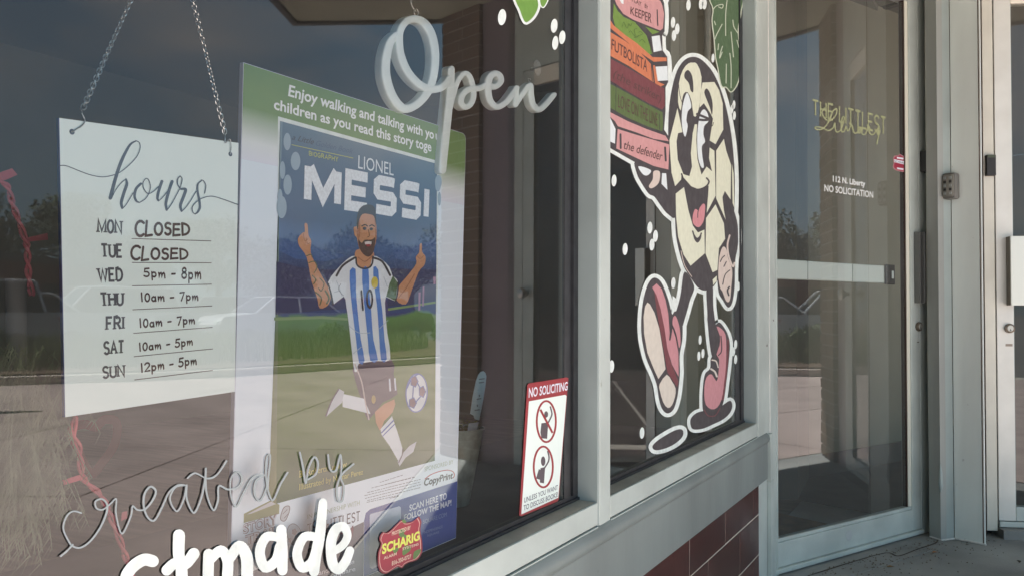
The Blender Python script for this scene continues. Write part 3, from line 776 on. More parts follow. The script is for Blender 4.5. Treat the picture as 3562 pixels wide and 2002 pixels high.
# beyond the pier the neighbour's street window runs on
bw = thing('street_window', 'full height street window of the neighbouring shop beyond the brick pier', 'window', street(.52, .3), FA)
b = MB(); b.add([(0, 0, .02), (5.5, 0, .02), (5.5, 0, 2.7), (0, 0, 2.7)], [(0, 1, 2, 3)]); b.build('glass_pane', M['glass'], bw)
for x_ in (-.02, 2.7, 5.5):
    b = MB(); b.box(x_, x_ + .05, -.03, .03, 0, 2.75, None, .002); b.build('mullion', M['alu'], bw)
b = MB(); b.box(.031, 5.49, -.025, .025, 0, .03); b.build('bottom_rail', M['alu'], bw)
# olive partition inside the angled door, with a switch plate
pa = thing('partition_wall', 'olive painted partition inside the angled door with a double switch plate', 'wall', DOOR1.o + DOOR1.n * 1.0, DOOR1.a)
b = MB(); b.box(.55, 3.2, 0, .1, 0, 2.74); b.build('wall_panel', mk('olive wall', (158, 158, 138), .85, 0, .05, 2), pa)
b = MB(); b.box(.55, 3.2, -.012, -.001, 0, .12, None, .003); b.build('skirting', mk('dark skirting', (96, 94, 86), .6), pa)
# the neighbour's dim room behind the far right door
nb = thing('neighbour_shop', 'dim empty room behind the far right glass door', 'building', (6.5, -1.5, 0))
rp = [tuple((DOOR2.o + DOOR2.d * a + DOOR2.n * b)[:2]) for a, b in ((-.05, .065), (1.36, .065))] + [tuple(street(.5, .3)[:2]), tuple(street(6, .3)[:2]), tuple(street(6, 5)[:2]), (6.7, .3), (4.4, .12)]
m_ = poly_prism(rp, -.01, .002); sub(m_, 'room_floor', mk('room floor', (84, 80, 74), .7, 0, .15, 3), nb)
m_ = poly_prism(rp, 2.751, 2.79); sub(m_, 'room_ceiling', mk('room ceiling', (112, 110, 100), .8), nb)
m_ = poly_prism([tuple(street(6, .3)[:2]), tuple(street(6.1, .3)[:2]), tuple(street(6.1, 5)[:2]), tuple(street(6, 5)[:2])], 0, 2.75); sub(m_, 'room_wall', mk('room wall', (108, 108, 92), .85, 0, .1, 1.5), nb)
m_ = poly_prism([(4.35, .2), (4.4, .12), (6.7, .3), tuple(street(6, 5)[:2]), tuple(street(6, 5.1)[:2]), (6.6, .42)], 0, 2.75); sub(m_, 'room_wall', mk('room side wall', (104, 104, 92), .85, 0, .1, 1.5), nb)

# settling crack and dirt line in the vestibule concrete, seen before the door
K6 = fr(2650, 1300, 2.0625)
vfl = [o for o in col.objects if o.name == 'vestibule_floor'][0]
crk = MB(); pts = [ground_pt(K6, p) for p in spline([(330, 1447), (420, 1420), (640, 1350), (885, 1283), (960, 1303), (1010, 1298), (1120, 1255), (1240, 1215), (1262, 1190)], 4)]
L, Rr = ribbon(pts, [.004, .009, .005, .011, .006, .009, .005])
crk.add([(p[0], p[1], .0014) for p in L] + [(p[0], p[1], .0014) for p in Rr], [(i, i + 1, i + 1 + len(L), i + len(L)) for i in range(len(L) - 1)])
crk.build('crack', mk('crack dirt', (58, 50, 42), .95, 0, .4, 60), vfl)
random.seed(31)
gm = MB()
for i in range(420):                      # grit gathered along the thresholds
    u = random.uniform(-.1, 1.3); w = -.05 - abs(random.gauss(0, .12)); p = DOOR1.o + DOOR1.d * u + DOOR1.n * w; r_ = random.uniform(.0012, .004)
    gm.add([(p.x - r_, p.y, .0012), (p.x, p.y - r_, .0012), (p.x + r_, p.y, .0012), (p.x, p.y + r_, .0012), (p.x, p.y, .0012 + r_)], [(0, 1, 4), (1, 2, 4), (2, 3, 4), (3, 0, 4)])
tag(gm.build('grit', mk('grit', (92, 84, 72), .95, 0, .4, 200)), kind='stuff')
# sealant beads
sb = MB(); sb.tube([(2.9855 - 2.95, -.0022, .02), (2.9855 - 2.95, -.0022, 2.7)], .0022, 6); sb.build('seam_sealant', M['mortar_white'], cp, 60)

# ------------------------------------------------------------------ lettering and paintings on the window glass
YW = -.0012                                               # outer face of the glass
C_BLACK = mk('black window paint', (64, 60, 63), .6, 0, .1, 40)
C_CREAM = front_col((214, 218, 196)); C_PINK = front_col((196, 146, 146)); C_PINK2 = front_col((192, 136, 142)); C_OR = front_col((196, 118, 82))
C_GRN = front_col((108, 140, 62)); C_DGRN = front_col((84, 104, 58)); C_MAR = front_col((112, 58, 64)); C_SKIN = front_col((206, 194, 184)); C_SOLE = front_col((208, 202, 190))
C_LEAF = front_col((72, 98, 66)); C_TONG = front_col((200, 136, 142)); C_LEAF2 = front_col((104, 148, 62)); C_WHITE2 = front_col((216, 226, 228)); C_INK = mk('brown paint lettering', (84, 58, 56), .6)

pt = thing('window_painting', 'painted smiling football character in pink shoes balancing a tall stack of books', 'window painting', (2.2, -.001, .6))
def PB(name, mat, shapes, y):
    """painted area: list of (frame, outline[, smoothing])"""
    mb = MB()
    for i, s in enumerate(shapes):
        blob(mb, WIN, s[0], s[1], y - i * .00001, s[2] if len(s) > 2 else 4)
        if name not in ('book', 'black_outline') and i < len(shapes) - 1: sub(mb, name, mat, pt); mb = MB()
    return sub(mb, name, mat, pt)
def PS(name, mat, strokes, y):
    mb = MB()
    for i, s in enumerate(strokes):
        stroke(mb, WIN, s[0], s[1], s[2], y - i * .00002, s[3] if len(s) > 3 else False, s[4] if len(s) > 4 else 5)
        if i < len(strokes) - 1: sub(mb, name, mat, pt); mb = MB()
    return sub(mb, name, mat, pt)
k2 = lambda L: [(x, y + 1207) for x, y in L]
STACK = [(60, -60), (600, -60), (628, 30), (636, 120), (632, 265), (612, 292), (616, 425), (655, 480), (662, 690), (640, 735), (640, 930), (628, 1090), (690, 1185), (695, 1440), (500, 1425), (350, 1345), (175, 1245), (60, 1190)]
BALL = [(855, 480), (790, 515), (735, 600), (695, 740), (670, 900), (662, 1100), (668, 1300), (690, 1500), (715, 1650), (722, 1900), (740, 2050), (790, 2230), (850, 2330), (920, 2420), (990, 2435), (1060, 2380), (1120, 2230), (1180, 2030), (1215, 1800), (1222, 1550), (1215, 1350), (1195, 1150), (1160, 950), (1120, 800), (1070, 670), (1010, 570), (930, 495)]
HAND_ = k2([(385, 150), (520, 200), (690, 235), (725, 600), (660, 592), (600, 520), (545, 445), (500, 422), (440, 335), (398, 250)])
ARM = k2([(1135, 400), (1190, 470), (1215, 560), (1245, 680), (1248, 850), (1228, 960), (1222, 1060), (1220, 1200), (1200, 1330), (1165, 1372), (1120, 1310), (1085, 1240), (1072, 1050), (1085, 900), (1130, 810), (1140, 640), (1120, 500)])
LEGL = [(800, 2280), (880, 2380), (842, 2480), (800, 2640), (760, 2800), (722, 2840), (712, 2740), (720, 2640), (765, 2480)]
LEGL = [(800, 2280), (880, 2400), (845, 2520), (800, 2680), (700, 2990), (640, 3000), (660, 2860), (700, 2700), (745, 2560), (770, 2450)]
LEGR = [(985, 2420), (1035, 2400), (1040, 2560), (1060, 2720), (1090, 2860), (1085, 3000), (1030, 2990), (1000, 2780), (990, 2600)]
kk3 = lambda L: [((x / 2.2271) * 2.4138, ((y / 2.2271) + 1100) * 2.4138) for x, y in L]
SHOEL = kk3([(505, -300), (460, -260), (425, -160), (405, -20), (405, 150), (440, 320), (495, 450), (525, 540), (540, 640), (565, 715), (605, 748), (650, 720), (678, 640), (692, 550), (702, 430), (700, 300), (720, 180), (722, 60), (700, -30), (660, -40), (640, -20), (612, -130), (560, -260)])
SHOER = kk3([(915, -10), (930, 150), (950, 260), (960, 290), (940, 330), (935, 400), (898, 440), (882, 520), (876, 640), (885, 740), (940, 775), (1000, 762), (1040, 655), (1060, 520), (1082, 330), (1088, 200), (1060, 110), (1010, 45), (975, 60), (965, -10)])
SHAD1 = kk3([(786, 790), (830, 745), (900, 728), (960, 740), (1040, 680), (1090, 650), (1108, 685), (1092, 740), (1040, 792), (960, 832), (880, 866), (810, 872), (786, 845)])
SHAD2 = kk3([(490, 1000), (540, 950), (640, 890), (700, 870), (727, 885), (720, 930), (660, 985), (580, 1022), (510, 1032)])
mb = MB()
for i, (s, w) in enumerate(((STACK, 62), (BALL, 66), (HAND_, 62), (ARM, 56), (LEGL, 62), (LEGR, 54), (SHOEL, 64), (SHOER, 52), (SHAD1, 54), (SHAD2, 66))):
    stroke(mb, WIN, K1, s, w, YW - i * .00001, True, 4, dy=0)
for i, s in enumerate((BALL, SHOEL, SHOER)): blob(mb, WIN, K1, s, YW - .00012 - i * .00001)
blob(mb, WIN, K1, [(640, 560), (700, 620), (700, 1200), (640, 1200)], YW - .00016, 0)
blob(mb, WIN, K1, [(700, 2480), (745, 2520), (700, 2760), (680, 2800)], YW - .00017, 0)
sub(mb, 'white_outline', M['white_paint'], pt)
YB = YW - .0003
PB('black_outline', C_BLACK, [(K1, s) for s in (BALL, HAND_, ARM, LEGL, LEGR, SHOEL, SHOER, SHAD1, SHAD2)], YB)
PB('book_outline', C_BLACK, [(K1, STACK, 0)], YB - .00012)
YC = YB - .0003
# books
bk = PB('book', C_PINK, [(K1, [(60, -60), (520, -60), (598, 12), (612, 45), (628, 120), (618, 240), (595, 258), (480, 212), (370, 168), (285, 118), (232, 45), (205, -20)], 0)], YC)
PB('book_pages', C_WHITE2, [(K1, [(236, -40), (285, -40), (288, 36), (270, 30)], 0)], YC - .0001)
PB('book', C_GRN, [(K1, [(205, 30), (240, 95), (290, 145), (380, 185), (480, 300), (530, 450), (505, 462), (400, 400), (285, 325), (222, 245), (198, 150)], 0), (K1, [(470, 225), (590, 270), (530, 290)], 0)], YC - .00002)
PB('book_pages', C_WHITE2, [(K1, [(523, 308), (590, 298), (608, 425), (540, 440)], 0)], YC - .0001)
PB('book', C_OR, [(K1, [(60, 130), (172, 165), (205, 215), (300, 295), (400, 365), (530, 480), (648, 485), (650, 515), (540, 520), (400, 425), (290, 330), (172, 235), (60, 180)], 0),
    (K1, [(60, 190), (172, 268), (300, 345), (420, 432), (522, 545), (540, 690), (520, 680), (440, 628), (330, 555), (172, 468), (60, 400)], 0), (K1, [(535, 550), (550, 550), (580, 690), (632, 712), (600, 728), (552, 700)], 0)], YC - .00004)
PB('book_pages', C_WHITE2, [(K1, [(556, 562), (655, 556), (660, 676), (574, 682)], 0)], YC - .0001)
PB('book', C_MAR, [(K1, [(60, 420), (190, 500), (330, 575), (460, 650), (630, 745), (634, 890), (612, 922), (500, 870), (350, 785), (195, 690), (60, 610)], 0)], YC - .00006)
PB('book', C_DGRN, [(K1, [(60, 640), (180, 708), (340, 795), (490, 880), (615, 945), (620, 1060), (612, 1105), (480, 1060), (320, 990), (190, 915), (60, 840)], 0)], YC - .00008)
PB('book', C_PINK, [(K1, [(60, 880), (188, 950), (320, 1018), (480, 1085), (640, 1142), (668, 1188), (540, 1168), (385, 1110), (240, 1062), (215, 1020)], 0),
    (K1, [(238, 1085), (400, 1135), (560, 1182), (672, 1215), (664, 1425), (540, 1395), (400, 1330), (226, 1248)], 0)], YC - .0001)
PB('book_pages', C_WHITE2, [(K1, [(60, 900), (175, 990), (220, 1085), (215, 1208), (175, 1190), (60, 1130)], 0)], YC - .00012)
PS('book_shading', C_BLACK, [(K1, [(570, 85), (575, 215)], 9), (K1, [(262, 1130), (264, 1245)], 16), (K1, [(636, 1240), (642, 1350)], 16), (K1, [(225, 700), (222, 930)], 4), (K1, [(590, 960), (590, 1090)], 4), (K1, [(520, 540), (530, 680)], 5), (K1, [(505, 300), (520, 450)], 4)], YC - .0004)
tx = MB()
qtext(tx, 'PLAY', WIN, N1, (650, 40), (870, 170), (650, -70), (880, 60), YC - .0005)
qtext(tx, 'BY', WIN, N1, (960, 190), (1040, 260), (970, 90), (1045, 160), YC - .0005)
qtext(tx, 'KEEPER', WIN, N1, (600, 360), (1130, 590), (610, 170), (1140, 350), YC - .0005, .004)
qtext(tx, 'FUTBOLISTA', WIN, K1, (186, 415), (485, 605), (188, 325), (488, 510), YC - .0005, .006)
qtext(tx, 'LOVE ON THE LINE', WIN, K1, (240, 900), (572, 1062), (245, 792), (572, 952), YC - .0005)
qtext(tx, '(the striker)', WIN, K1, (200, 650), (605, 860), (205, 580), (605, 790), YC - .0005, .002, .25)
qtext(tx, 'the defender', WIN, K1, (290, 1250), (612, 1352), (292, 1180), (618, 1275), YC - .0005, .004, .3)
sub(tx, 'lettering', C_INK, pt)
PS('lettering', front_col((72, 100, 44)), [(N1, [(390, 690), (430, 560), (470, 640), (520, 720), (560, 600), (600, 660), (640, 590)], 12), (N1, [(560, 830), (610, 780), (660, 860), (720, 900), (700, 760), (760, 720)], 12), (N1, [(800, 820), (860, 800), (900, 870), (700, 940), (760, 950), (810, 900)], 12), (N1, [(830, 1050), (900, 1000), (970, 1080)], 14)], YC - .0005)
# hand, ball panels, face
PB('glove', C_WHITE2, [(K2, [(412, 190), (515, 222), (492, 265), (450, 258)]), (K2, [(610, 248), (645, 250), (656, 390), (606, 338)], 0)], YC)
PB('glove', C_SKIN, [(K2, [(540, 232), (592, 238), (582, 330), (525, 375), (500, 356), (532, 300)])], YC - .00005)
PB('ball_panel', C_CREAM, [(K1, [(830, 535), (870, 528), (905, 540), (942, 650), (930, 850), (905, 962), (876, 975), (858, 850), (825, 775), (792, 790), (778, 850), (768, 930), (745, 860), (752, 700), (785, 590)], 2)], YC)
PB('ball_panel', C_CREAM, [(K1, [(950, 695), (1050, 690), (1090, 760), (1120, 870), (1125, 1090), (1060, 1212), (1010, 1182), (1038, 1000), (1020, 960), (962, 868), (925, 905), (932, 800)], 0)], YC)
PB('ball_panel', C_CREAM, [(K1, [(885, 1045), (905, 1045), (898, 1180), (908, 1340), (942, 1468), (985, 1400), (1030, 1440), (1005, 1330), (1010, 1240), (1050, 1268), (1057, 1500), (1060, 1645), (985, 1790), (1000, 1600), (1002, 1560), (920, 1592), (855, 1565), (790, 1490), (775, 1460), (770, 1510), (720, 1565), (690, 1450), (672, 1180), (740, 910), (768, 1040), (782, 1112), (745, 1120), (732, 1190), (742, 1340), (790, 1465), (840, 1480), (862, 1400), (852, 1290), (868, 1120)], 0)], YC)
PB('ball_panel', C_CREAM, [(K2, [(1065, 60), (1130, -40), (1150, 60), (1190, 180), (1186, 470), (1138, 398), (1118, 450), (1130, 560), (1145, 640), (1065, 460)], 0), (K2, [(1197, 170), (1212, 250), (1218, 540), (1203, 500)], 0)], YC)
PB('ball_panel', C_CREAM, [(K2, [(725, 420), (795, 365), (832, 560), (870, 690), (912, 746), (966, 722), (970, 920), (850, 1025), (790, 930), (745, 780), (728, 600)], 0)], YC)
PB('ball_panel', C_CREAM, [(K2, [(980, 625), (1060, 510), (1130, 670), (1140, 800), (1088, 880), (1075, 1060), (1035, 1080), (975, 920)], 0)], YC)
PB('ball_panel', C_CREAM, [(K2, [(1035, 1140), (1070, 1108), (1070, 1150), (1040, 1185)], 0)], YC)
PB('eye', C_WHITE2, [(K1, [(820, 780), (848, 850), (855, 905), (828, 935), (815, 1010), (826, 1062), (806, 1150), (785, 1100), (775, 1000), (785, 880)], 3), (K1, [(965, 920), (995, 960), (1000, 1020), (965, 1060), (958, 1130), (972, 1192), (945, 1230), (950, 1320), (962, 1402), (940, 1405), (915, 1330), (905, 1180), (915, 1040), (935, 950)], 3)], YC - .00012)
PB('eyebrow', C_BLACK, [(K1, [(830, 590), (860, 630), (872, 700), (872, 775), (850, 760), (835, 700), (800, 655), (802, 612)]), (K1, [(985, 745), (1012, 780), (1035, 870), (1030, 965), (1010, 900), (975, 812), (966, 770)])], YC - .00014)
PS('face_line', C_BLACK, [(K1, [(905, 960), (1000, 1000), (960, 1010), (880, 1000)], 20), (K2, [(775, 255), (800, 320), (860, 372), (920, 385), (980, 360), (1005, 320), (985, 290)], 14), (K2, [(868, 735), (885, 785), (905, 805), (925, 790), (940, 752)], 12), (K1, [(748, 690), (760, 800), (785, 880)], 5), (K1, [(1005, 1010), (1030, 1060), (1042, 1030)], 6)], YC - .0002)
PB('smile_shade', C_BLACK, [(K2, [(870, 740), (905, 792), (940, 755), (935, 800), (908, 832), (880, 800)])], YC - .00022)
PB('tongue', C_TONG, [(K2, [(912, 560), (920, 548), (950, 508), (970, 512), (972, 560), (962, 640), (935, 690), (905, 700), (870, 665), (870, 600), (888, 550)])], YC - .0002)
PS('tongue_line', C_BLACK, [(K2, [(922, 540), (912, 575), (910, 620)], 7)], YC - .0003)
PB('glove', C_SKIN, [(K2, [(1120, 868), (1150, 885), (1165, 960), (1200, 1060), (1192, 1200), (1180, 1310), (1150, 1320), (1118, 1240), (1098, 1205), (1082, 1100), (1092, 950)])], YC - .0001)
PS('glove_line', C_BLACK, [(K2, [(1100, 990), (1115, 960), (1135, 940)], 9), (K2, [(1130, 1030), (1150, 990)], 9), (K2, [(1180, 1060), (1140, 1100), (1120, 1180)], 8), (K2, [(1175, 1200), (1160, 1230), (1170, 1270)], 14)], YC - .0003)
PS('cuff_line', C_SKIN, [(K2, [(1178, 770), (1160, 850), (1172, 950), (1205, 1030), (1218, 1000)], 14), (K2, [(770, 900), (800, 1020), (860, 1115)], 6)], YC - .0003)
# shoes
PB('shoe', C_MAR, [(K3, [(500, -215), (540, -180), (575, -60), (600, 60), (620, 200), (622, 330), (690, 500), (680, 545), (605, 430), (575, 250), (545, 90), (520, -60)], 0)], YC)
PB('shoe', C_PINK2, [(K3, [(487, -225), (520, -255), (560, -215), (590, -130), (612, -20), (620, 90), (628, 190), (645, 90), (668, 160), (690, 280), (692, 465), (640, 370), (605, 250), (582, 90), (552, -60), (520, -165)], 0), (K3, [(650, 5), (672, 0), (700, 90), (706, 210), (690, 235), (668, 120), (645, 60)])], YC - .0001)
PB('shoe_sole', C_SOLE, [(K3, [(450, -110), (470, -95), (505, -30), (542, 90), (570, 260), (590, 405), (535, 482), (500, 405), (450, 280), (424, 130), (420, 0), (432, -80)], 0), (K3, [(600, 448), (640, 500), (668, 555), (664, 620), (640, 685), (608, 706), (572, 662), (546, 570), (545, 520)], 2)], YC - .0001)
PB('shoe', C_PINK2, [(K3, [(985, 75), (1025, 95), (1055, 140), (1062, 230), (1058, 400), (1042, 540), (1025, 640), (990, 703), (945, 716), (902, 680), (890, 600), (897, 500), (920, 455), (950, 447), (985, 500), (1000, 440), (1006, 330), (985, 292), (1008, 225), (1012, 150)], 2)], YC)
PS('shoe_shade', C_MAR, [(K3, [(1074, 180), (1070, 330), (1050, 520), (1035, 640)], 12), (K3, [(890, 720), (920, 765), (975, 765), (1010, 710)], 8)], YC - .0001)
PS('shoe_lace', C_SOLE, [(K3, [(950, 335), (982, 345), (998, 392)], 10), (K3, [(943, 405), (972, 425), (988, 462)], 14)], YC - .0002)
PS('shoe_line', C_BLACK, [(K3, [(622, 180), (628, 100), (618, 0)], 8), (K3, [(640, 60), (668, 130), (690, 240)], 8), (K3, [(1020, 150), (1025, 260), (1000, 300)], 8)], YC - .0004)
DOT_F = [(K1, c, 19, 46) for c in ((832, 45), (938, 35), (967, 35), (702, 190), (738, 245), (710, 300))] + [(K1, c, 13, 38) for c in ((1038, 490), (1213, 882), (1197, 918), (1217, 972))] + \
        [(K2, c, 21, 50) for c in ((207, 310), (508, 705), (555, 775), (525, 848), (300, 885))] + [(K2, (705, 1167), 18, 46), (K2, (1252, 1195), 12, 38)] + \
        [(K3, c, 12, 36) for c in ((858, 180), (848, 305), (880, 285), (1133, 215), (1117, 270), (1133, 330))] + [(K3, (172, 385), 20, 48), (K3, (408, 900), 18, 44)]
for f, c, rx, ry in DOT_F:
    mb = MB(); mb.flat(on(WIN, f, ell(c, rx, ry, 18, .05), YW), YW - .0001); sub(mb, 'painted_dot', M['white_paint'], pt)

# hanging leaf painted over the right window
lf = thing('painted_leaf', 'dark green painted leaf cluster hanging in the top right of the narrow window', 'window painting', (2.6, -.001, 1.3))
mb = MB(); LEAF = [(1000, -60), (1008, 0), (1038, 80), (1030, 180), (1048, 330), (1060, 480), (1078, 570), (1108, 722), (1150, 735), (1190, 775), (1238, 720), (1262, 620), (1262, 400), (1250, 250), (1275, 100), (1275, -60)]
blob(mb, WIN, K1, LEAF, YW - .0001); sub(mb, 'leaf_fill', C_LEAF, lf)
mb = MB(); stroke(mb, WIN, K1, LEAF, 9, YW - .0003, True, 4)
for s in ([(1040, 80), (1070, 50), (1120, 40), (1115, 70), (1085, 60)], [(1160, -20), (1145, 120), (1145, 300)], [(1050, 180), (1060, 210)], [(1115, 205), (1070, 290), (1055, 330)], [(1190, 270), (1200, 380), (1210, 480)], [(1205, 170), (1215, 230), (1255, 290)], [(1085, 370), (1080, 420)], [(1118, 390), (1100, 450), (1095, 490), (1115, 440)], [(1150, 540), (1148, 700)], [(1180, 450), (1190, 560), (1190, 740)], [(1240, 340), (1255, 400)]):
    stroke(mb, WIN, K1, s, 7, YW - .0004 - len(s) * .00001)
sub(mb, 'leaf_vein', front_col((196, 206, 186)), lf)
lf2 = thing('painted_leaf', 'bright green painted leaf with white rim in the top of the large window', 'window painting', (1.35, -.001, 1.4))
mb = MB(); A_ = [(392, -60), (402, 10), (432, 75), (452, 130), (478, 162), (530, 120), (562, 50), (556, -10), (552, -60)]; B_ = [(572, -60), (576, 0), (585, 40), (602, 50), (628, 5), (640, -60)]
stroke(mb, WIN, ZC, A_, 34, YW - .0001, True, 4, dy=0); stroke(mb, WIN, ZC, B_, 16, YW - .00013, True, 4, dy=0); sub(mb, 'leaf_rim', M['white_paint'], lf2)
mb = MB(); blob(mb, WIN, ZC, A_, YW - .0002); blob(mb, WIN, ZC, B_, YW - .00023); sub(mb, 'leaf_fill', C_LEAF2, lf2)
dn_ = ['single white painted dot left of the bright green leaf', 'uppermost of three white painted dots beside the window gasket', 'rightmost of three white painted dots beside the window gasket', 'lowest of three white painted dots beside the window gasket']
for (c, rx, ry), lab in zip((((302, 125), 29, 58), ((677, 187), 24, 50), ((735, 270), 23, 49), ((685, 310), 22, 50)), dn_):
    q = WIN.at(*ZC(c), YW); t = thing('painted_dot', lab, 'painted dot', (q[0], YW, q[1]), 0, 'white dots painted on the large window')
    mb = MB(); mb.flat(on(WIN, ZC, ell(c, rx, ry, 22, .1), YW), YW - .0001); sub(mb, 'dot_fill', M['white_paint'], t)
    mb = MB(); mb.flat(on(WIN, ZC, ell((c[0] + 1, c[1]), rx + 1, ry + 1, 22, .1), .0045), .0045); sub(mb, 'dot_reflection', M['paint_reflection'], t)  # dark copy behind the dot paints its reflection in the pane

# "created by" pen script
cs = thing('painted_script', 'thin grey pen script reading created by across the glass below the hours board', 'window lettering', (.7, -.001, .6))
SC = [[(195, 545), (130, 530), (75, 570), (48, 670), (90, 770), (125, 815), (190, 825), (270, 770), (350, 660), (400, 540), (402, 470), (360, 430), (310, 450), (318, 505), (370, 515), (430, 470), (478, 430), (475, 540), (500, 660), (527, 712), (565, 650), (600, 560), (612, 488), (650, 518), (712, 512), (775, 440), (800, 365), (755, 330), (708, 390), (702, 490), (735, 580), (790, 602), (850, 500), (905, 380), (975, 318), (1035, 318), (960, 335), (915, 430), (970, 530), (1025, 440), (1050, 315), (1052, 430), (1110, 542), (1170, 420), (1200, 270), (1207, 180)],
      [(1207, 180), (1215, 380), (1270, 520), (1308, 440), (1315, 325), (1390, 352), (1475, 330), (1503, 260), (1460, 208), (1412, 270), (1412, 400), (1455, 492), (1515, 380), (1590, 255), (1680, 235), (1615, 285), (1605, 390), (1650, 442), (1705, 320), (1732, 80), (1700, 110), (1702, 300), (1750, 440), (1815, 310), (1872, 215)],
      [(1060, 260), (1120, 220), (1220, 262), (1300, 230), (1375, 120)], [(125, 800), (80, 850), (25, 895)],
      [(1975, 50), (2000, 170), (2022, 300), (2045, 180), (2090, 90), (2122, 140), (2105, 225), (2040, 270)], [(2205, 70), (2222, 190), (2270, 195), (2305, 70), (2312, 200), (2275, 340), (2285, 440), (2320, 440), (2332, 330), (2310, 240), (2410, 145)]]
mb = MB()
for i, s in enumerate(SC): stroke(mb, WIN, N6, s, [13, 16, 11, 17, 12, 15], YW - .0001 - i * .00008, sm=7, dy=.0004)
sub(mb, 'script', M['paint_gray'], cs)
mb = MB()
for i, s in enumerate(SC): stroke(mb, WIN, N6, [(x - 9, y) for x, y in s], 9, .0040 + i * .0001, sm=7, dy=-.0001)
sub(mb, 'script_reflection', M['paint_reflection'], cs)  # offset dark strokes paint the script's reflection in the inner glass face
# bold brush word, the lower half runs out of the frame
bw_ = thing('painted_word', 'thick white brush lettering ending in stmade along the bottom of the glass', 'window lettering', (.8, -.001, .5))
ST = [([(775, 935), (700, 925), (610, 985), (560, 1075), (640, 1130), (700, 1190)], [100, 96, 92]), ([(990, 725), (988, 880), (1010, 1000), (1010, 1180)], [98, 94, 100]), ([(890, 1010), (960, 950), (1040, 960), (1110, 875)], [88, 84, 96]),
      ([(1232, 880), (1228, 1010), (1225, 1190)], 90), ([(1235, 930), (1330, 850), (1385, 930), (1385, 1060), (1390, 1190)], [80, 88, 90]), ([(1400, 920), (1480, 815), (1540, 900), (1545, 1060), (1550, 1190)], [80, 100, 92]),
      ([(1822, 680), (1830, 850), (1832, 1010)], [84, 90, 84]), ([(1790, 740), (1700, 740), (1648, 860), (1690, 985), (1780, 930), (1812, 820)], [70, 84, 84]),
      ([(2162, 460), (2140, 700), (2105, 890), (2090, 1020)], [70, 92, 84]), ([(2110, 740), (2010, 740), (1952, 870), (1990, 985), (2070, 950), (2110, 850)], [70, 80, 84]),
      ([(2240, 860), (2320, 810), (2362, 730), (2330, 655), (2265, 680), (2228, 790), (2240, 950), (2290, 1000), (2345, 940), (2382, 850)], [64, 66, 84, 84, 70])]
mb = MB()
for i, (s, w) in enumerate(ST): stroke(mb, WIN, N6, s, w, YW - .0001 - i * .00012, sm=6, dy=.00005)
sub(mb, 'brush_letter', M['white_paint'], bw_)
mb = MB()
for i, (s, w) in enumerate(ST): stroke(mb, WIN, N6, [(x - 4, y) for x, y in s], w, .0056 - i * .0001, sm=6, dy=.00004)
sub(mb, 'brush_letter_reflection', mk('navy paint reflection', (44, 42, 66), .6), bw_)  # navy copy stands in for the letters mirrored by the inner glass face

# ------------------------------------------------------------------ hours board on its chain
YH = .018
hb_ = thing('hours_sign', 'white acrylic opening hours board hanging on a steel chain in the window', 'sign', (.57, YH, .81))
c4 = on(WIN, VV, [(149, 297), (600, 360), (580, 985), (164, 1048)], YH)
c4 = [c4[0], c4[1], (c4[1][0] - .001, c4[2][1]), c4[3]]
mb = MB(); mb.plate(c4, YH, YH + .003); sub(mb, 'board', M['board_white'], hb_)
mb = MB(); mb.plate([(c4[3][0] - .0006, c4[3][1]), (c4[0][0] - .0006, c4[0][1]), c4[0], c4[3]], YH - .0001, YH + .0032); sub(mb, 'board_edge', mk('blue film edge', (40, 66, 120), .5), hb_)
HR_T = [([(1085, 42), (1005, 90), (925, 225), (850, 400), (785, 610), (728, 828)], [16, 34, 46, 48, 50]), ([(945, 572), (955, 640), (915, 760), (880, 890), (893, 965)], [26, 44, 44, 36]), ([(1150, 632), (1085, 700), (1062, 800), (1088, 870), (1130, 890)], [34, 38, 34, 16]),
        ([(1440, 600), (1395, 735), (1378, 830), (1392, 865)], [40, 40, 26]), ([(1580, 602), (1535, 735), (1495, 900), (1505, 990)], [42, 42, 34]), ([(1700, 705), (1765, 712), (1742, 800), (1695, 930), (1710, 1005)], [28, 44, 42, 30]), ([(1985, 590), (1935, 640), (1932, 740), (1955, 860), (1962, 960), (1930, 1025), (1900, 1045)], [16, 30, 34, 34, 14]), ([(1690, 527), (1655, 570), (1655, 640), (1692, 695)], [18, 20, 16])]
HR_H = [[(30, 385), (120, 385), (300, 455), (450, 510), (600, 538), (700, 530), (785, 508)], [(1080, 40), (1128, 68), (1138, 150), (1085, 270), (960, 400), (850, 482)], [(748, 832), (800, 722), (880, 620), (945, 568)], [(898, 975), (960, 900), (1042, 760)], [(1130, 892), (1222, 830), (1280, 700), (1262, 592), (1222, 560), (1180, 620), (1190, 700), (1250, 768), (1330, 733), (1392, 672)],
        [(1392, 872), (1450, 820), (1522, 730)], [(1505, 1002), (1580, 900), (1690, 692)], [(1690, 525), (1718, 570), (1695, 680)], [(1710, 1017), (1800, 920), (1912, 738)], [(2030, 762), (2046, 660), (2012, 592), (1980, 582)], [(1900, 1052), (1865, 1020), (1862, 950), (1920, 880), (2000, 830), (2130, 805), (2300, 852), (2492, 922)]]
mb = MB()
for i, (s, w) in enumerate(HR_T): stroke(mb, WIN, N4, s, w, YH - .0002 - i * .00003, dy=0)
for i, s in enumerate(HR_H): stroke(mb, WIN, N4, s, 12, YH - .0005 - i * .00003, dy=.0001)
sub(mb, 'script_heading', M['ink'], hb_)
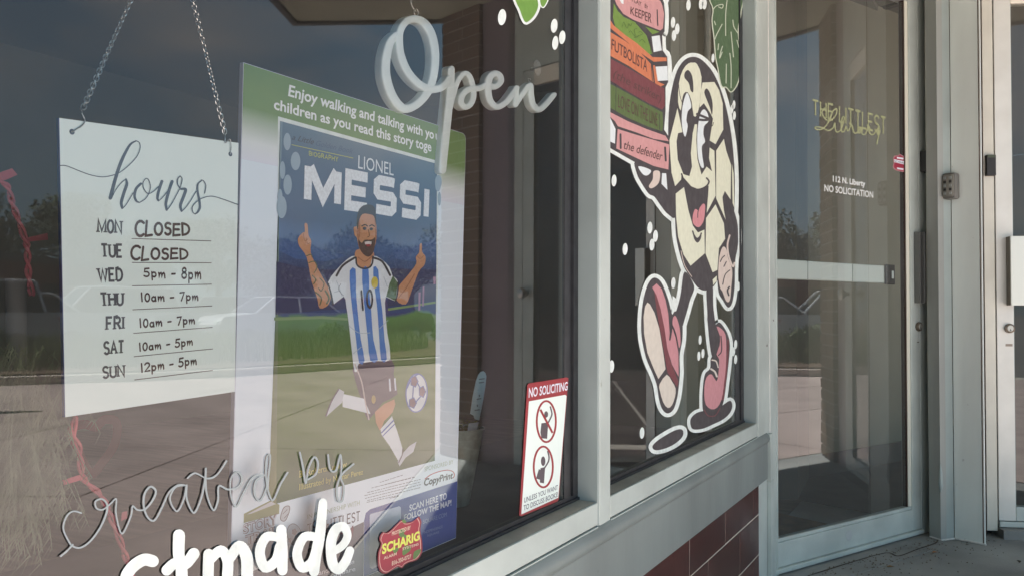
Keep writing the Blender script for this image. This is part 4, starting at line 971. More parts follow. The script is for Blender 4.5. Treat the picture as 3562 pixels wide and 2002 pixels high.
days = [('MON', (705, 430), (873, 437), (708, 340), (873, 350), ZD), ('TUE', (735, 607), (877, 607), (728, 518), (877, 520), ZD), ('WED', (712, 778), (880, 778), (705, 690), (878, 692), ZD), ('THU', (732, 957), (883, 950), (722, 868), (883, 865), ZD),
        ('FRI', (768, 1128), (888, 1120), (768, 1040), (888, 1035), ZD), ('SAT', (752, 1304), (890, 1295), (750, 1218), (890, 1208), ZD), ('SUN', (692, 122), (831, 108), (690, 48), (830, 35), ZE)]
mb = MB()
for t, a_, b_, c_, d_, f in days: pen(mb, t, CAPS, WIN, f, a_, b_, c_, d_, YH - .0002, .2, .22, serif=.18, miter=True)
sub(mb, 'day_names', mk('slate print', (70, 72, 78), .5), hb_)
hrs = [('CLOSED', (972, 455), (1362, 455), (975, 345), (1362, 365), ZD), ('CLOSED', (940, 630), (1350, 625), (945, 530), (1350, 545), ZD), ('5pm - 8pm', (1038, 752), (1445, 768), (1035, 700), (1448, 690), ZD), ('10am - 7pm', (1018, 928), (1425, 918), (1018, 872), (1425, 865), ZD),
       ('10am - 7pm', (1008, 1112), (1400, 1085), (1008, 1055), (1400, 1035), ZD), ('10am - 5pm', (1005, 1285), (1385, 1240), (1005, 1232), (1385, 1190), ZD), ('12pm - 5pm', (948, 82), (1315, 30), (948, 30), (1315, -20), ZE)]
mb = MB()
for t, a_, b_, c_, d_, f in hrs: up = 12 if 'pm' in t else 0; pen(mb, t, HAND, WIN, f, a_, b_, (c_[0], c_[1] - up), (d_[0], d_[1] - up), YH - .0002, .19, .15, cap=True, jit=.04)
sub(mb, 'marker_hours', M['marker'], hb_)
mb = MB()
for (a_, b_), f in ((((947, 476), (1520, 493)), ZD), (((949, 648), (1522, 650)), ZD), (((951, 815), (1524, 803)), ZD), (((954, 985), (1527, 958)), ZD), (((960, 1154), (1530, 1111)), ZD), (((963, 1322), (1532, 1266)), ZD), (((900, 134), (1425, 70)), ZE)):
    stroke(mb, WIN, f, [a_, b_], 5.5, YH - .0002, sm=0, cap=False)
sub(mb, 'ruled_line', M['line'], hb_)
for c_, rr_ in (((517, 950), .0024), ((1657, 1110), .0024)):
    q = WIN.at(*ZA(c_), YH); mb = MB(); mb.lathe([(0, -.0004), (rr_, -.0004), (rr_, 0)], (q[0], YH, q[1]), 16, 'y'); sub(mb, 'drill_hole', M['ink'], hb_)
def V3(plane_f, p, y): q = WIN.at(*plane_f(p), y); return Vector((q[0], y, q[1]))
for P_ in ([(582, 770), (592, 820), (612, 868), (592, 905), (545, 935), (515, 952)], [(1612, 935), (1620, 975), (1620, 1030), (1640, 1010), (1656, 1005), (1664, 1060), (1658, 1112)]):
    mb = MB(); mb.tube([V3(ZA, p, YH + (.002 if k < 3 else -.0015)) for k, p in enumerate(spline(P_, 3))], .00055, 6); sub(mb, 'hook', M['chain'], hb_, 60)
def chain(root, a, b, pitch=.0037, L=.0064, W=.0042, r=.00062):
    mb = MB(); d = b - a; n = int(d.length / pitch); t = d.normalized()
    for i in range(n + 1):
        c = a + t * (i * pitch); an = rad(38 if i % 2 else -38) + i * .045
        u = t.cross(Vector((0, 1, 0))).normalized(); v = t.cross(u).normalized(); w = u * math.cos(an) + v * math.sin(an)
        ring = [c + t * (math.cos(2 * PI * k / 10) * L / 2) + w * (math.sin(2 * PI * k / 10) * W / 2) for k in range(10)]
        mb.tube(ring, r, 5, True)
    return sub(mb, 'chain', M['chain'], root, 60)
top = V3(ZA, (1228, -648), YH)
chain(hb_, V3(ZA, (603, 768), YH), top); chain(hb_, V3(ZA, (1616, 945), YH), top)
mb = MB(); mb.lathe([(.018, 0), (.016, .004), (.006, .008), (.004, .014), (0, .015)], (top.x, .001, top.z + .004), 20, 'y'); mb.tube([top + Vector((0, -.004, .004)), top + Vector((0, .0, -.001)), top], .0012, 6); sub(mb, 'suction_hook', M['acrylic'], hb_, 50)

# ------------------------------------------------------------------ poster board
YP = .0215
po = thing('poster', 'large footballer story poster board leaning in the window beside the hours board', 'poster', (.9, YP, .52))
tl_, tr_ = WIN.at(*VV((612, 157)), YP), WIN.at(*VV((1172, 338)), YP)
br_ = WIN.at(*VV((1147, 1352)), YP); bl_ = WIN.at(*VV((581, 1362)), YP)
zb = br_[1]
tz = lambda a, b, z: (a[0] + (b[0] - a[0]) * (z - a[1]) / (b[1] - a[1]), z)
bl_ = tz(tl_, bl_, zb)
rc = .008
TR = [(tr_[0] - rc, tr_[1]), (tr_[0] - rc * .3, tr_[1] - rc * .3), (tr_[0], tr_[1] - rc)]
mb = MB(); mb.plate([bl_, br_] + TR[::-1] + [tl_], YP, YP + .005); sub(mb, 'foam_board', mk('foam board edge', (196, 196, 214), .6), po)
e_ = .0006
def PT(z): return (tl_[0] + (bl_[0] - tl_[0]) * (tl_[1] - z) / (tl_[1] - zb) + e_, z)
def PR(z): return (tr_[0] + (br_[0] - tr_[0]) * (tr_[1] - z) / (tr_[1] - zb) - e_, z)
def PO(name, mat, polys, lay):
    mb = MB()
    for i, pl in enumerate(polys): mb.flat(pl, YP - lay * .00012 - i * .000006)
    return mb.build(name, mat, po, loc=-po.location)
zt = min(tl_[1], tr_[1])
zg0 = WIN.at(*ZB((100, 1010)), YP)[1]; zg1 = WIN.at(*ZB((100, 760)), YP)[1]
PO('green_header', ramp_mat('green header print', [(zg0 - .02, (224, 228, 238)), (zg0, (222, 228, 226)), (zg1, (104, 138, 72)), (zt + .02, (98, 132, 72))]), [[PT(zg0 - .02), PR(zg0 - .02)] + [(p[0] - e_, p[1] - e_) for p in TR[::-1]] + [(tl_[0] + e_, tl_[1] - e_)]], 1)
PO('white_field', mk('poster white', (226, 238, 246), .45), [[PT(zb + e_), PR(zb + e_), PR(zg0 - .0201), PT(zg0 - .0201)]], 1)
t = MB()
qtext(t, 'Enjoy walking and talking with yo', WIN, ZB, (418, 690), (1468, 1002), (428, 612), (1468, 938), YP - .0004, .022)
qtext(t, 'ur', WIN, ZB, (1480, 1006), (1535, 1022), (1480, 942), (1535, 958), YP - .0004, .022)
qtext(t, 'children as you read this story toge', WIN, ZB, (315, 785), (1450, 1092), (318, 712), (1450, 1025), YP - .0004, .022)
sub(t, 'header_text', mk('white print', (236, 240, 238), .5), po)
# cover of the book
cv = on(WIN, ZB, [(358, 880), (1458, 1166)], YP); cb = on(WIN, ZF, [(405, 917), (1468, 612)], YP)
cx0, cx1 = cv[0][0], WIN.at(*ZB((1522, 1200)), YP)[0]
ztop = (cv[0][1] + cv[1][1]) / 2; zbot = (cb[0][1] + cb[1][1]) / 2
fx = lambda z, x: x + 0 * z
bx0b = WIN.at(*ZF((330, 880)), YP)[0]; bx1b = cb[1][0]
def CL(z): k = (ztop - z) / (ztop - zbot); return (cx0 + (bx0b - cx0) * k, z)
def CR(z): k = (ztop - z) / (ztop - zbot); return (cx1 - .012 + (bx1b - cx1 + .012) * k, z)
zsp = WIN.at(*ZG((600, 1000)), YP)[1]
w_ = .0045
PO('cover_border', M['white_paint'], [[(CL(zsp)[0] - .001, zsp), (CR(zsp)[0] + .004, zsp), (CR(ztop)[0] + .004, ztop + w_), (CL(ztop)[0] - .003, ztop + w_)]], 2)
h_ = ztop - zbot
stops = [(zbot, (50, 80, 34)), (zbot + h_ * .12, (84, 104, 40)), (zbot + h_ * .3, (94, 114, 44)), (zbot + h_ * .45, (70, 104, 44)), (zsp - .004, (86, 128, 60)), (zsp, (40, 54, 104)), (zsp + h_ * .12, (40, 54, 96)), (zsp + h_ * .2, (58, 92, 140)), (zsp + h_ * .26, (50, 74, 110)), (ztop - h_ * .12, (58, 86, 116)), (ztop, (84, 112, 132))]
stops = sorted(stops)
PO('cover_picture', ramp_mat('stadium print', stops, noise=.03, nscale=18), [[CL(zbot), CR(zbot), CR(ztop), CL(ztop)]], 3)
PO('cover_spine', ramp_mat('spine print', [(zbot, (120, 120, 70)), (zsp, (96, 116, 84)), (ztop, (112, 136, 150))]), [[(CL(zbot)[0] - .012, zbot + .008), CL(zbot), CL(ztop), (CL(ztop)[0] + .004, ztop), (CL(zsp)[0] - .004, zsp)]], 4)
def PF(name, rgb, shapes, lay, rough=.5, k=.95):
    mb = MB(); mt_ = mk(name + ' print', rgb, rough, k=k)
    for i, s in enumerate(shapes):
        blob(mb, WIN, s[0], s[1], YP - lay * .00012 - i * .000008, s[2] if len(s) > 2 else 4)
        if i < len(shapes) - 1: sub(mb, name, mt_, po); mb = MB()
    return sub(mb, name, mt_, po)
def PFS(name, rgb, strokes, lay, k=.95):
    mb = MB(); mt_ = mk(name + ' print', rgb, .5, k=k)
    for i, s in enumerate(strokes):
        stroke(mb, WIN, s[0], s[1], s[2], YP - lay * .00012 - i * .00001, s[3] if len(s) > 3 else False, s[4] if len(s) > 4 else 5)
        if i < len(strokes) - 1: sub(mb, name, mt_, po); mb = MB()
    return sub(mb, name, mt_, po)
PF('floodlight', (150, 170, 184), [(ZB, ell((412, 1020), 26, 62)), (ZB, ell((472, 1160), 34, 66)), (ZB, ell((378, 1225), 20, 64)), (ZB, ell((415, 1330), 30, 72)), (ZB, ell((360, 1420), 18, 60)), (ZB, ell((1500, 1310), 24, 50)), (ZG, ell((165, 250), 36, 80)), (ZG, ell((1290, 90), 20, 48)), (ZG, ell((1300, 190), 12, 50))], 5)
PF('stand_glow', (52, 84, 138), [(ZG, [(150, 470), (330, 520), (480, 560), (640, 600), (480, 640), (260, 620), (145, 560)], 1), (ZG, [(960, 560), (1100, 540), (1266, 480), (1270, 600), (1120, 640), (980, 620)], 1)], 5)
PF('crowd_band', (46, 46, 86), [(ZG, [(128, 640), (330, 690), (500, 700), (640, 690), (640, 980), (440, 990), (120, 1020)], 0), (ZG, [(930, 690), (1278, 700), (1274, 920), (930, 960)], 0)], 4.5)
PF('pitch_line', (126, 150, 92), [(ZG, [(112, 1040), (450, 1030), (640, 1045), (640, 1062), (450, 1050), (112, 1062)], 0), (ZG, [(930, 975), (1272, 925), (1272, 940), (930, 992)], 0)], 5)
PF('goal_light', (160, 120, 150), [(ZG, [(1150, 860), (1165, 860), (1162, 990), (1148, 990)], 0), (ZG, [(1180, 820), (1192, 820), (1188, 960), (1176, 960)], 0), (ZG, [(1255, 750), (1275, 750), (1275, 800), (1258, 805)], 0)], 5.2)
t = MB(); pen(t, 'MESSI', BLOCK, WIN, ZG, (352, 195), (1205, 318), (358, -45), (1212, 122), YP - .0008, .33, .42, miter=True)
sub(t, 'title_letters', mk('worn white title', (226, 232, 236), .5, 0, .1, 300), po)
t = MB(); qtext(t, 'LIONEL', WIN, ZB, (922, 1212), (1178, 1265), (925, 1118), (1178, 1178), YP - .0008); sub(t, 'title_text', mk('thin white title', (222, 230, 234), .5), po)
t = MB(); pen(t, 'BIOGRAPHY', CAPS, WIN, ZB, (570, 1118), (776, 1165), (570, 1090), (776, 1132), YP - .0008, .22, .24, serif=.14)
stroke(t, WIN, ZB, [(445, 1043), (885, 1139)], 5, YP - .0008, sm=0); sub(t, 'yellow_text', mk('yellow print', (176, 182, 88), .5), po)
t = MB(); qtext(t, 'a Little', WIN, ZB, (445, 1005), (603, 1043), (448, 968), (606, 1000), YP - .0008, 0, .4); sub(t, 'series_text', mk('dark script print', (40, 44, 58), .5), po)
t = MB(); qtext(t, 'Golden Book', WIN, ZB, (618, 1048), (885, 1108), (620, 1010), (885, 1070), YP - .0008, 0, .4); sub(t, 'series_text', mk('blue script print', (56, 84, 116), .5), po)
# the player (generic footballer)
SK = (196, 140, 100)
PF('player_skin', SK, [(ZG, [(700, 560), (820, 560), (822, 665), (765, 690), (705, 660)]),
    (ZG, [(714, 330), (740, 300), (800, 290), (838, 312), (848, 400), (846, 480), (826, 560), (795, 598), (750, 585), (722, 540), (706, 470), (690, 450), (684, 395), (705, 385)]),
    (ZG, [(520, 870), (500, 950), (440, 975), (420, 900), (380, 780), (345, 610), (292, 530), (283, 475), (318, 432), (332, 428), (330, 372), (340, 364), (352, 380), (358, 450), (378, 495), (374, 575), (420, 680), (480, 790)], 3),
    (ZG, [(1005, 830), (990, 915), (1058, 946), (1100, 850), (1150, 715), (1192, 665), (1200, 605), (1176, 572), (1174, 518), (1166, 510), (1158, 525), (1155, 575), (1130, 610), (1134, 655), (1080, 730), (1020, 800)], 3),
    (VV, [(943, 1035), (992, 1003), (988, 1035), (966, 1058), (956, 1082)], 2)], 6)
PF('player_hair', (44, 34, 36), [(ZG, [(706, 390), (710, 300), (738, 248), (790, 230), (832, 250), (844, 315), (846, 380), (830, 318), (800, 302), (748, 300), (722, 345), (714, 405)], 3)], 7)
PF('player_beard', (78, 50, 42), [(ZG, [(716, 480), (740, 508), (762, 486), (812, 484), (840, 470), (828, 565), (795, 606), (755, 590), (725, 545)], 3)], 7)
PF('player_mouth', (216, 206, 204), [(ZG, [(762, 500), (812, 498), (802, 528), (776, 528)], 2)], 8)
PF('player_tongue', (150, 50, 50), [(ZG, [(770, 518), (806, 516), (796, 532), (778, 532)], 2)], 9)
PF('player_eye', (60, 52, 60), [(ZG, ell((762, 403), 13, 12)), (ZG, ell((810, 407), 12, 11))], 8)
PFS('player_brow', (50, 38, 36), [(ZG, [(742, 385), (765, 376), (782, 386)], 8), (ZG, [(798, 386), (815, 378), (832, 388)], 8), (ZG, [(788, 410), (796, 455), (782, 465)], 4)], 8)
PF('player_shirt', (222, 228, 232), [(ZG, [(498, 790), (560, 700), (640, 622), (690, 600), (702, 650), (720, 680), (762, 692), (802, 684), (820, 600), (880, 622), (940, 680), (962, 742), (1005, 790), (988, 925), (915, 892), (912, 1000), (925, 1150), (948, 1340), (860, 1352), (720, 1372), (715, 1412), (690, 1430), (672, 1300), (650, 1100), (630, 960), (612, 890), (540, 945), (515, 880)], 2)], 6.5)
PF('shirt_stripe', (76, 124, 198), [(ZG, [(655, 705), (697, 695), (700, 850), (712, 1000), (735, 1200), (762, 1352), (722, 1366), (700, 1200), (675, 1000), (660, 850)], 2), (ZG, [(745, 695), (790, 690), (795, 850), (810, 1000), (825, 1200), (858, 1345), (802, 1350), (785, 1200), (765, 1000), (750, 850)], 2), (ZG, [(825, 680), (860, 700), (870, 850), (890, 1000), (905, 1200), (922, 1340), (880, 1345), (865, 1150), (850, 950), (830, 800)], 2)], 7.5)
PF('sleeve_band', (78, 104, 66), [(ZG, [(965, 742), (1000, 790), (985, 922), (917, 890), (940, 800)], 1)], 7.5)
PF('shirt_crest', (206, 188, 72), [(ZG, ell((835, 790), 24, 42))], 8.5)
PFS('shirt_trim', (52, 44, 50), [(ZG, [(560, 742), (605, 670), (692, 612)], 16), (ZG, [(822, 612), (890, 642), (945, 738)], 16), (ZG, [(700, 612), (705, 660), (730, 684), (765, 690), (800, 680), (818, 650), (822, 605)], 12), (ZG, [(500, 800), (520, 870), (535, 945)], 12), (ZG, [(1003, 790), (1000, 860), (984, 925)], 10), (ZG, [(610, 885), (575, 840), (590, 800)], 3)], 8)
t = MB(); pen(t, '10', HAND, WIN, ZG, (745, 988), (822, 972), (738, 838), (818, 825), YP - .0013, .13, .2, cap=True); sub(t, 'shirt_number', mk('number print', (50, 40, 48), .5), po)
PF('player_shorts', (76, 56, 70), [(VV, [(893, 905), (985, 904), (990, 940), (1000, 990), (962, 1012), (926, 1056), (912, 1010), (895, 960)], 2)], 6.2)
PFS('shorts_piping', (200, 186, 180), [(VV, [(893, 915), (910, 960), (918, 1005), (928, 1054)], 3)], 7)
t = MB(); qtext(t, '11', WIN, VV, (980, 982), (997, 980), (978, 952), (995, 950), YP - .0011, .02); sub(t, 'shorts_number', M['print_white'], po)
PF('player_sock', (222, 228, 232), [(VV, [(861, 989), (915, 1001), (932, 1040), (905, 1033), (862, 1022)], 1), (VV, [(957, 1078), (986, 1045), (1000, 1085), (1012, 1125), (1010, 1150), (1002, 1158), (980, 1120), (960, 1092)], 1)], 6.4)
PFS('sock_band', (78, 96, 168), [(VV, [(960, 1087), (990, 1056)], 3), (VV, [(963, 1095), (992, 1066)], 2.4)], 7.4)
PF('player_boot', (196, 200, 206), [(VV, [(820, 1047), (834, 1012), (852, 976), (866, 984), (860, 1012), (848, 1022)], 1), (VV, [(1000, 1160), (1012, 1140), (1030, 1120), (1048, 1109), (1040, 1135), (1020, 1150), (1005, 1172)], 1)], 6.6)
PFS('boot_shade', (76, 56, 70), [(VV, [(820, 1045), (834, 1008), (852, 978)], 3), (VV, [(1003, 1162), (1012, 1142), (1014, 1128)], 2.4)], 7.6)
PF('printed_ball', (218, 224, 228), [(VV, ell((1048, 987), 27, 49, 24, .06))], 6)
PF('ball_patch', (116, 84, 98), [(VV, ell((1042, 958), 9, 14, 5), 0), (VV, ell((1062, 984), 8, 14, 5), 0), (VV, ell((1038, 1012), 9, 13, 5), 0)], 7)
PFS('ball_seam', (84, 104, 170), [(VV, ell((1048, 987), 26.5, 48, 20, .06), 3, True), (VV, [(1050, 962), (1057, 975)], 3), (VV, [(1040, 972), (1038, 1000)], 3), (VV, [(1058, 996), (1046, 1010)], 3), (VV, [(1033, 955), (1024, 975)], 3), (VV, [(1044, 944), (1052, 940)], 3), (VV, ell((1042, 958), 10, 15, 5), 2, True, 0), (VV, ell((1062, 984), 9, 15, 5), 2, True, 0), (VV, ell((1038, 1012), 10, 14, 5), 2, True, 0)], 7.6)
t = MB()
qtext(t, 'By Roberta Ludlow', WIN, ZF, (497, 740), (838, 662), (497, 692), (838, 622), YP - .0009, .01)
qtext(t, 'Illustrated by Nomar Perez', WIN, ZF, (497, 830), (955, 716), (497, 786), (955, 680), YP - .0009, .01)
sub(t, 'credit_text', mk('yellow credit', (190, 184, 84), .5), po)
PFS('arm_ink', (92, 100, 62), [(ZG, [(345, 600), (375, 590), (385, 610)], 7), (ZG, [(360, 650), (400, 640), (420, 680), (400, 720)], 7), (ZG, [(385, 740), (410, 770), (395, 800)], 9), (ZG, [(440, 760), (470, 800), (450, 850), (430, 830)], 7), (ZG, [(410, 860), (450, 900), (440, 950)], 9), (ZG, [(480, 850), (505, 900), (490, 940)], 12)], 7)
PFS('hand_line', (150, 96, 66), [(ZG, [(322, 440), (330, 490), (352, 480)], 4), (ZG, [(345, 470), (350, 510), (372, 505)], 4), (ZG, [(1140, 600), (1160, 620), (1185, 600)], 4), (ZG, [(1005, 900), (1060, 830), (1120, 730)], 5), (ZG, [(716, 610), (765, 640), (815, 600)], 6)], 7)
PFS('shirt_fold', (180, 190, 200), [(ZG, [(560, 780), (590, 860), (600, 890)], 5), (ZG, [(545, 860), (580, 850)], 5), (ZG, [(650, 1100), (720, 1150), (800, 1150)], 4), (ZG, [(900, 750), (925, 820)], 5), (ZG, [(680, 1300), (740, 1250)], 4), (ZG, [(870, 1120), (930, 1060)], 4)], 8)
PF('face_shade', (168, 112, 78), [(ZG, [(714, 340), (728, 345), (732, 420), (722, 480), (708, 470), (704, 400)], 2), (ZG, [(830, 330), (846, 380), (846, 480), (836, 470), (838, 400)], 2)], 6.9)
PF('shorts_badge', (176, 150, 80), [(ZF, ell((1030, 180), 15, 30))], 7.2)
# lower panel
t = MB(); qtext(t, 'SPONSORED BY', WIN, ZF, (1395, 697), (1602, 640), (1395, 664), (1602, 612), YP - .0004)
qtext(t, 'IN PARTNERSHIP WITH', WIN, ZF, (555, 1037), (930, 938), (555, 1006), (930, 902), YP - .0004); sub(t, 'small_caps', mk('pale green print', (168, 186, 164), .5), po)
t = MB(); qtext(t, 'CopyPrint', WIN, ZF, (1392, 800), (1600, 745), (1392, 752), (1600, 700), YP - .0004, .03, .2); sub(t, 'logo_text', mk('black print', (44, 44, 48), .5), po)
PFS('logo_arc', (168, 60, 60), [(ZF, [(1400, 750), (1440, 720), (1500, 697), (1560, 687), (1598, 697), (1610, 720), (1602, 742)], 7)], 2)
random.seed(3); t = MB()
rows = [(1075, 775, 1240, 722), (1110, 790, 1325, 735), (1015, 815, 1325, 738), (985, 848, 1370, 752), (965, 870, 1365, 772), (968, 890, 1370, 790), (985, 905, 1365, 812), (980, 918, 1210, 868), (1148, 888, 1210, 874)]
for x0_, y0_, x1_, y1_ in rows:
    x = x0_
    while x < x1_:
        L_ = random.uniform(8, 26); xe = min(x1_, x + L_)
        yy = lambda q: y0_ + (y1_ - y0_) * (q - x0_) / (x1_ - x0_)
        stroke(t, WIN, ZF, [(x, yy(x)), (xe, yy(xe))], 4.2, YP - .0004, sm=0, cap=False); x = xe + random.uniform(3, 6)
tag(sub(t, 'fine_print', mk('fine print grey', (120, 128, 136), .5), po), kind='stuff')
zn = WIN.at(*ZF((1625, 775)), YP)[1]; zn1 = WIN.at(*ZF((975, 968)), YP)[1]; xn = WIN.at(*ZF((962, 1010)), YP)[0]
PO('navy_banner', mk('navy print', (44, 66, 136), .5), [[(xn, zb + .001), (br_[0] - e_, zb + .001), (PR(zn)[0], (zn + zn1) / 2), (xn + .012, (zn + zn1) / 2), (xn + .003, (zn + zn1) / 2 - .003), (xn, (zn + zn1) / 2 - .012)]], 2)
zgry = WIN.at(*ZF((540, 1300)), YP)[1] + .004
PO('grey_banner', mk('dark grey print', (84, 84, 94), .5), [[PT(zb + .001), (xn - .0005, zb + .001), (xn - .0005, zgry + .012), (WIN.at(*ZF((420, 1400)), YP)[0], zgry), PT(zgry)]], 2)
t = MB(); qtext(t, 'SCAN HERE TO', WIN, ZF, (1287, 980), (1555, 893), (1287, 938), (1555, 848), YP - .0005, .02)
qtext(t, 'FOLLOW THE MAP!', WIN, ZF, (1250, 1048), (1588, 938), (1250, 1008), (1588, 898), YP - .0005, .02); sub(t, 'banner_text', mk('banner white', (216, 222, 232), .5), po)
t = MB(); qtext(t, 'SQUARE.COM', WIN, ZF, (1385, 1072), (1555, 1018), (1385, 1044), (1555, 988), YP - .0005)
qtext(t, 'INDEPENDENCE', WIN, ZF, (1390, 1145), (1525, 1100), (1390, 1125), (1525, 1082), YP - .0005); qtext(t, 'SQUARE', WIN, ZF, (1415, 1165), (1500, 1138), (1415, 1148), (1500, 1122), YP - .0005)
sub(t, 'banner_text', mk('banner pale blue', (128, 142, 176), .5), po)
PF('code_panel', (188, 200, 220), [(ZF, [(1002, 1012), (1012, 1000), (1215, 946), (1226, 955), (1230, 1290), (1220, 1305), (1020, 1395), (1004, 1385)], 0)], 3)
# story logo, library logo
PF('book_icon', (140, 142, 92), [(ZF, [(100, 1000), (290, 905), (355, 935), (352, 1000), (98, 1066)], 0)], 2)
PF('book_icon_page', (206, 204, 204), [(ZF, [(122, 1004), (295, 912), (330, 930), (150, 1000)], 0)], 3)
for bo, nm, c_ in ((.11, 'logo_rim', (112, 84, 84)), (.02, 'logo_fill', (206, 206, 214))):
    t = MB(); yy_ = YP - (.0004 if bo > .05 else .0006)
    qtext(t, 'STORY', WIN, ZF, (95, 1143), (345, 1068), (92, 1080), (342, 1002), yy_, bo * .6)
    qtext(t, 'TRAIL', WIN, ZF, (110, 1222), (352, 1150), (108, 1160), (350, 1085), yy_, bo * .6); sub(t, nm, mk(nm + ' print', c_, .5), po)
PF('trail_ball', (196, 200, 204), [(ZF, ell((462, 1150), 50, 78, 24, -.2)), (ZF, [(362, 1035), (385, 955), (425, 945), (425, 985), (395, 1050)])], 2.4)
PFS('trail_ball_rim', (104, 84, 86), [(ZF, ell((462, 1150), 51, 79, 24, -.2), 4, True), (ZF, [(362, 1035), (385, 958), (425, 945), (425, 985), (395, 1050)], 5, True), (ZF, [(380, 1000), (410, 970)], 4), (ZF, [(390, 1030), (418, 1000)], 4)], 3)
PF('trail_ball_patch', (140, 106, 104), [(ZF, ell((462, 1130), 20, 26, 5), 0), (ZF, ell((430, 1190), 12, 20, 5), 0), (ZF, ell((500, 1190), 12, 20, 5), 0)], 3.2)
t = MB(); pen(t, 'THE LITTLEST', CAPS, WIN, ZF, (555, 1140), (930, 1048), (555, 1078), (932, 982), YP - .0005, .14, .2, serif=.14); sub(t, 'library_text', mk('library print', (70, 68, 76), .5), po)
LIB = [[(440, 235), (400, 260), (350, 370), (300, 470), (220, 528), (150, 520), (150, 492), (230, 500), (330, 540), (400, 500)], [(280, 225), (238, 290), (290, 385), (360, 400), (430, 330), (446, 250), (400, 262), (345, 370)],
       [(400, 500), (418, 440), (430, 540), (470, 562), (515, 500), (552, 372), (530, 350), (508, 450), (520, 562), (560, 530), (575, 480), (600, 545), (640, 480), (622, 440), (660, 470), (680, 560), (720, 575), (780, 500), (740, 510), (760, 580), (800, 500), (800, 590), (850, 585), (885, 480), (870, 470), (905, 500), (900, 560), (940, 602), (990, 560), (1040, 490), (1010, 600), (1050, 540), (1025, 640), (1005, 730)]]
t = MB()
for s in LIB: stroke(t, WIN, ZF, [(555 + (x - 130) * .36, 1175 + (y - 560) * .34 - (x - 130) * .07) for x, y in s], 7, YP - .0006)
sub(t, 'library_script', mk('maroon script', (110, 52, 66), .5), po)
t = MB(); qtext(t, 'on', WIN, ZF, (848, 1372), (890, 1355), (848, 1340), (890, 1322), YP - .0005, .01); qtext(t, 'and', WIN, ZF, (638, 1440), (705, 1420), (638, 1406), (705, 1386), YP - .0005, .01); qtext(t, 'Square', WIN, ZF, (745, 1450), (900, 1408), (745, 1415), (900, 1376), YP - .0005, .01)
sub(t, 'footer_text', mk('pale footer', (178, 180, 190), .5), po)

# ------------------------------------------------------------------ Open sign in frosted acrylic
YO = .0125
os_ = thing('open_sign', 'frosted white acrylic script sign reading Open hung from a suction hook', 'sign', (1.1, YO, 1.1))
def slab3(pts, w, name='letter', y0=YO, th=.0115):
    p = spline(pts, 8); L, Rr = ribbon(p, w, False, True)
    c = [((a[0] + b[0]) / 2, (a[1] + b[1]) / 2) for a, b in zip(L, Rr)]
    lerp = lambda a, b, t: (a[0] + (b[0] - a[0]) * t, a[1] + (b[1] - a[1]) * t)
    rails = [(L, y0 + th), (L, y0 + .002), ([lerp(l, m, .08) for l, m in zip(L, c)], y0 + .0006), ([lerp(l, m, .22) for l, m in zip(L, c)], y0), ([lerp(r, m, .22) for r, m in zip(Rr, c)], y0), ([lerp(r, m, .08) for r, m in zip(Rr, c)], y0 + .0006), (Rr, y0 + .002), (Rr, y0 + th)]
    vs = []; n = len(p) + 6; n = len(L)
    for rl, y in rails:
        for i, q in enumerate(rl):
            a = WIN.at(*N5(q), y0); vs.append((a[0], y - i * .000004, a[1]))
    fs = []; R = len(rails)
    for r in range(R):
        s = (r + 1) % R
        for i in range(n - 1): fs.append((r * n + i, r * n + i + 1, s * n + i + 1, s * n + i))
    fs.append(tuple(r * n for r in range(R))); fs.append(tuple(r * n + n - 1 for r in range(R)))
    m = MB(); m.add(vs, fs); return sub(m, name, M['acrylic'], os_, 50, fix=True)
slab3([(292, 335), (215, 430), (165, 640), (165, 850), (225, 1060), (320, 1210), (420, 1262), (560, 1200), (690, 1050), (765, 820), (780, 560), (735, 330), (640, 180), (520, 132), (410, 170), (340, 280), (328, 430), (350, 600), (430, 790), (560, 940), (700, 1012), (820, 1010), (900, 960), (960, 880)], [92, 112, 112, 108, 100, 102, 108, 96, 90, 100, 100, 92, 86], y0=YO)
slab3([(984, 765), (975, 1000), (945, 1330), (905, 1700), (872, 2035)], [86, 94, 98, 100, 96], y0=YO + .0002)
slab3([(955, 1330), (1000, 1130), (1060, 930), (1140, 820), (1210, 850), (1255, 980), (1262, 1110), (1220, 1210), (1150, 1240), (1105, 1180), (1130, 1080), (1220, 1010), (1330, 1005), (1430, 965), (1530, 985), (1605, 920), (1590, 845), (1525, 820), (1460, 880), (1445, 1040), (1475, 1170), (1555, 1238), (1660, 1190), (1750, 1080), (1800, 1005)], [60, 66, 68, 70, 76, 76, 78, 76, 74, 76, 84, 88, 80, 76, 72], y0=YO + .0004)
slab3([(1798, 1005), (1800, 1110), (1788, 1215)], [72, 72, 66], y0=YO + .0006)
slab3([(1795, 1215), (1880, 1080), (1975, 965), (1990, 1090), (2015, 1210), (2085, 1272), (2170, 1210), (2272, 1090)], [62, 64, 66, 74, 76, 78, 74, 70], y0=YO + .0008)
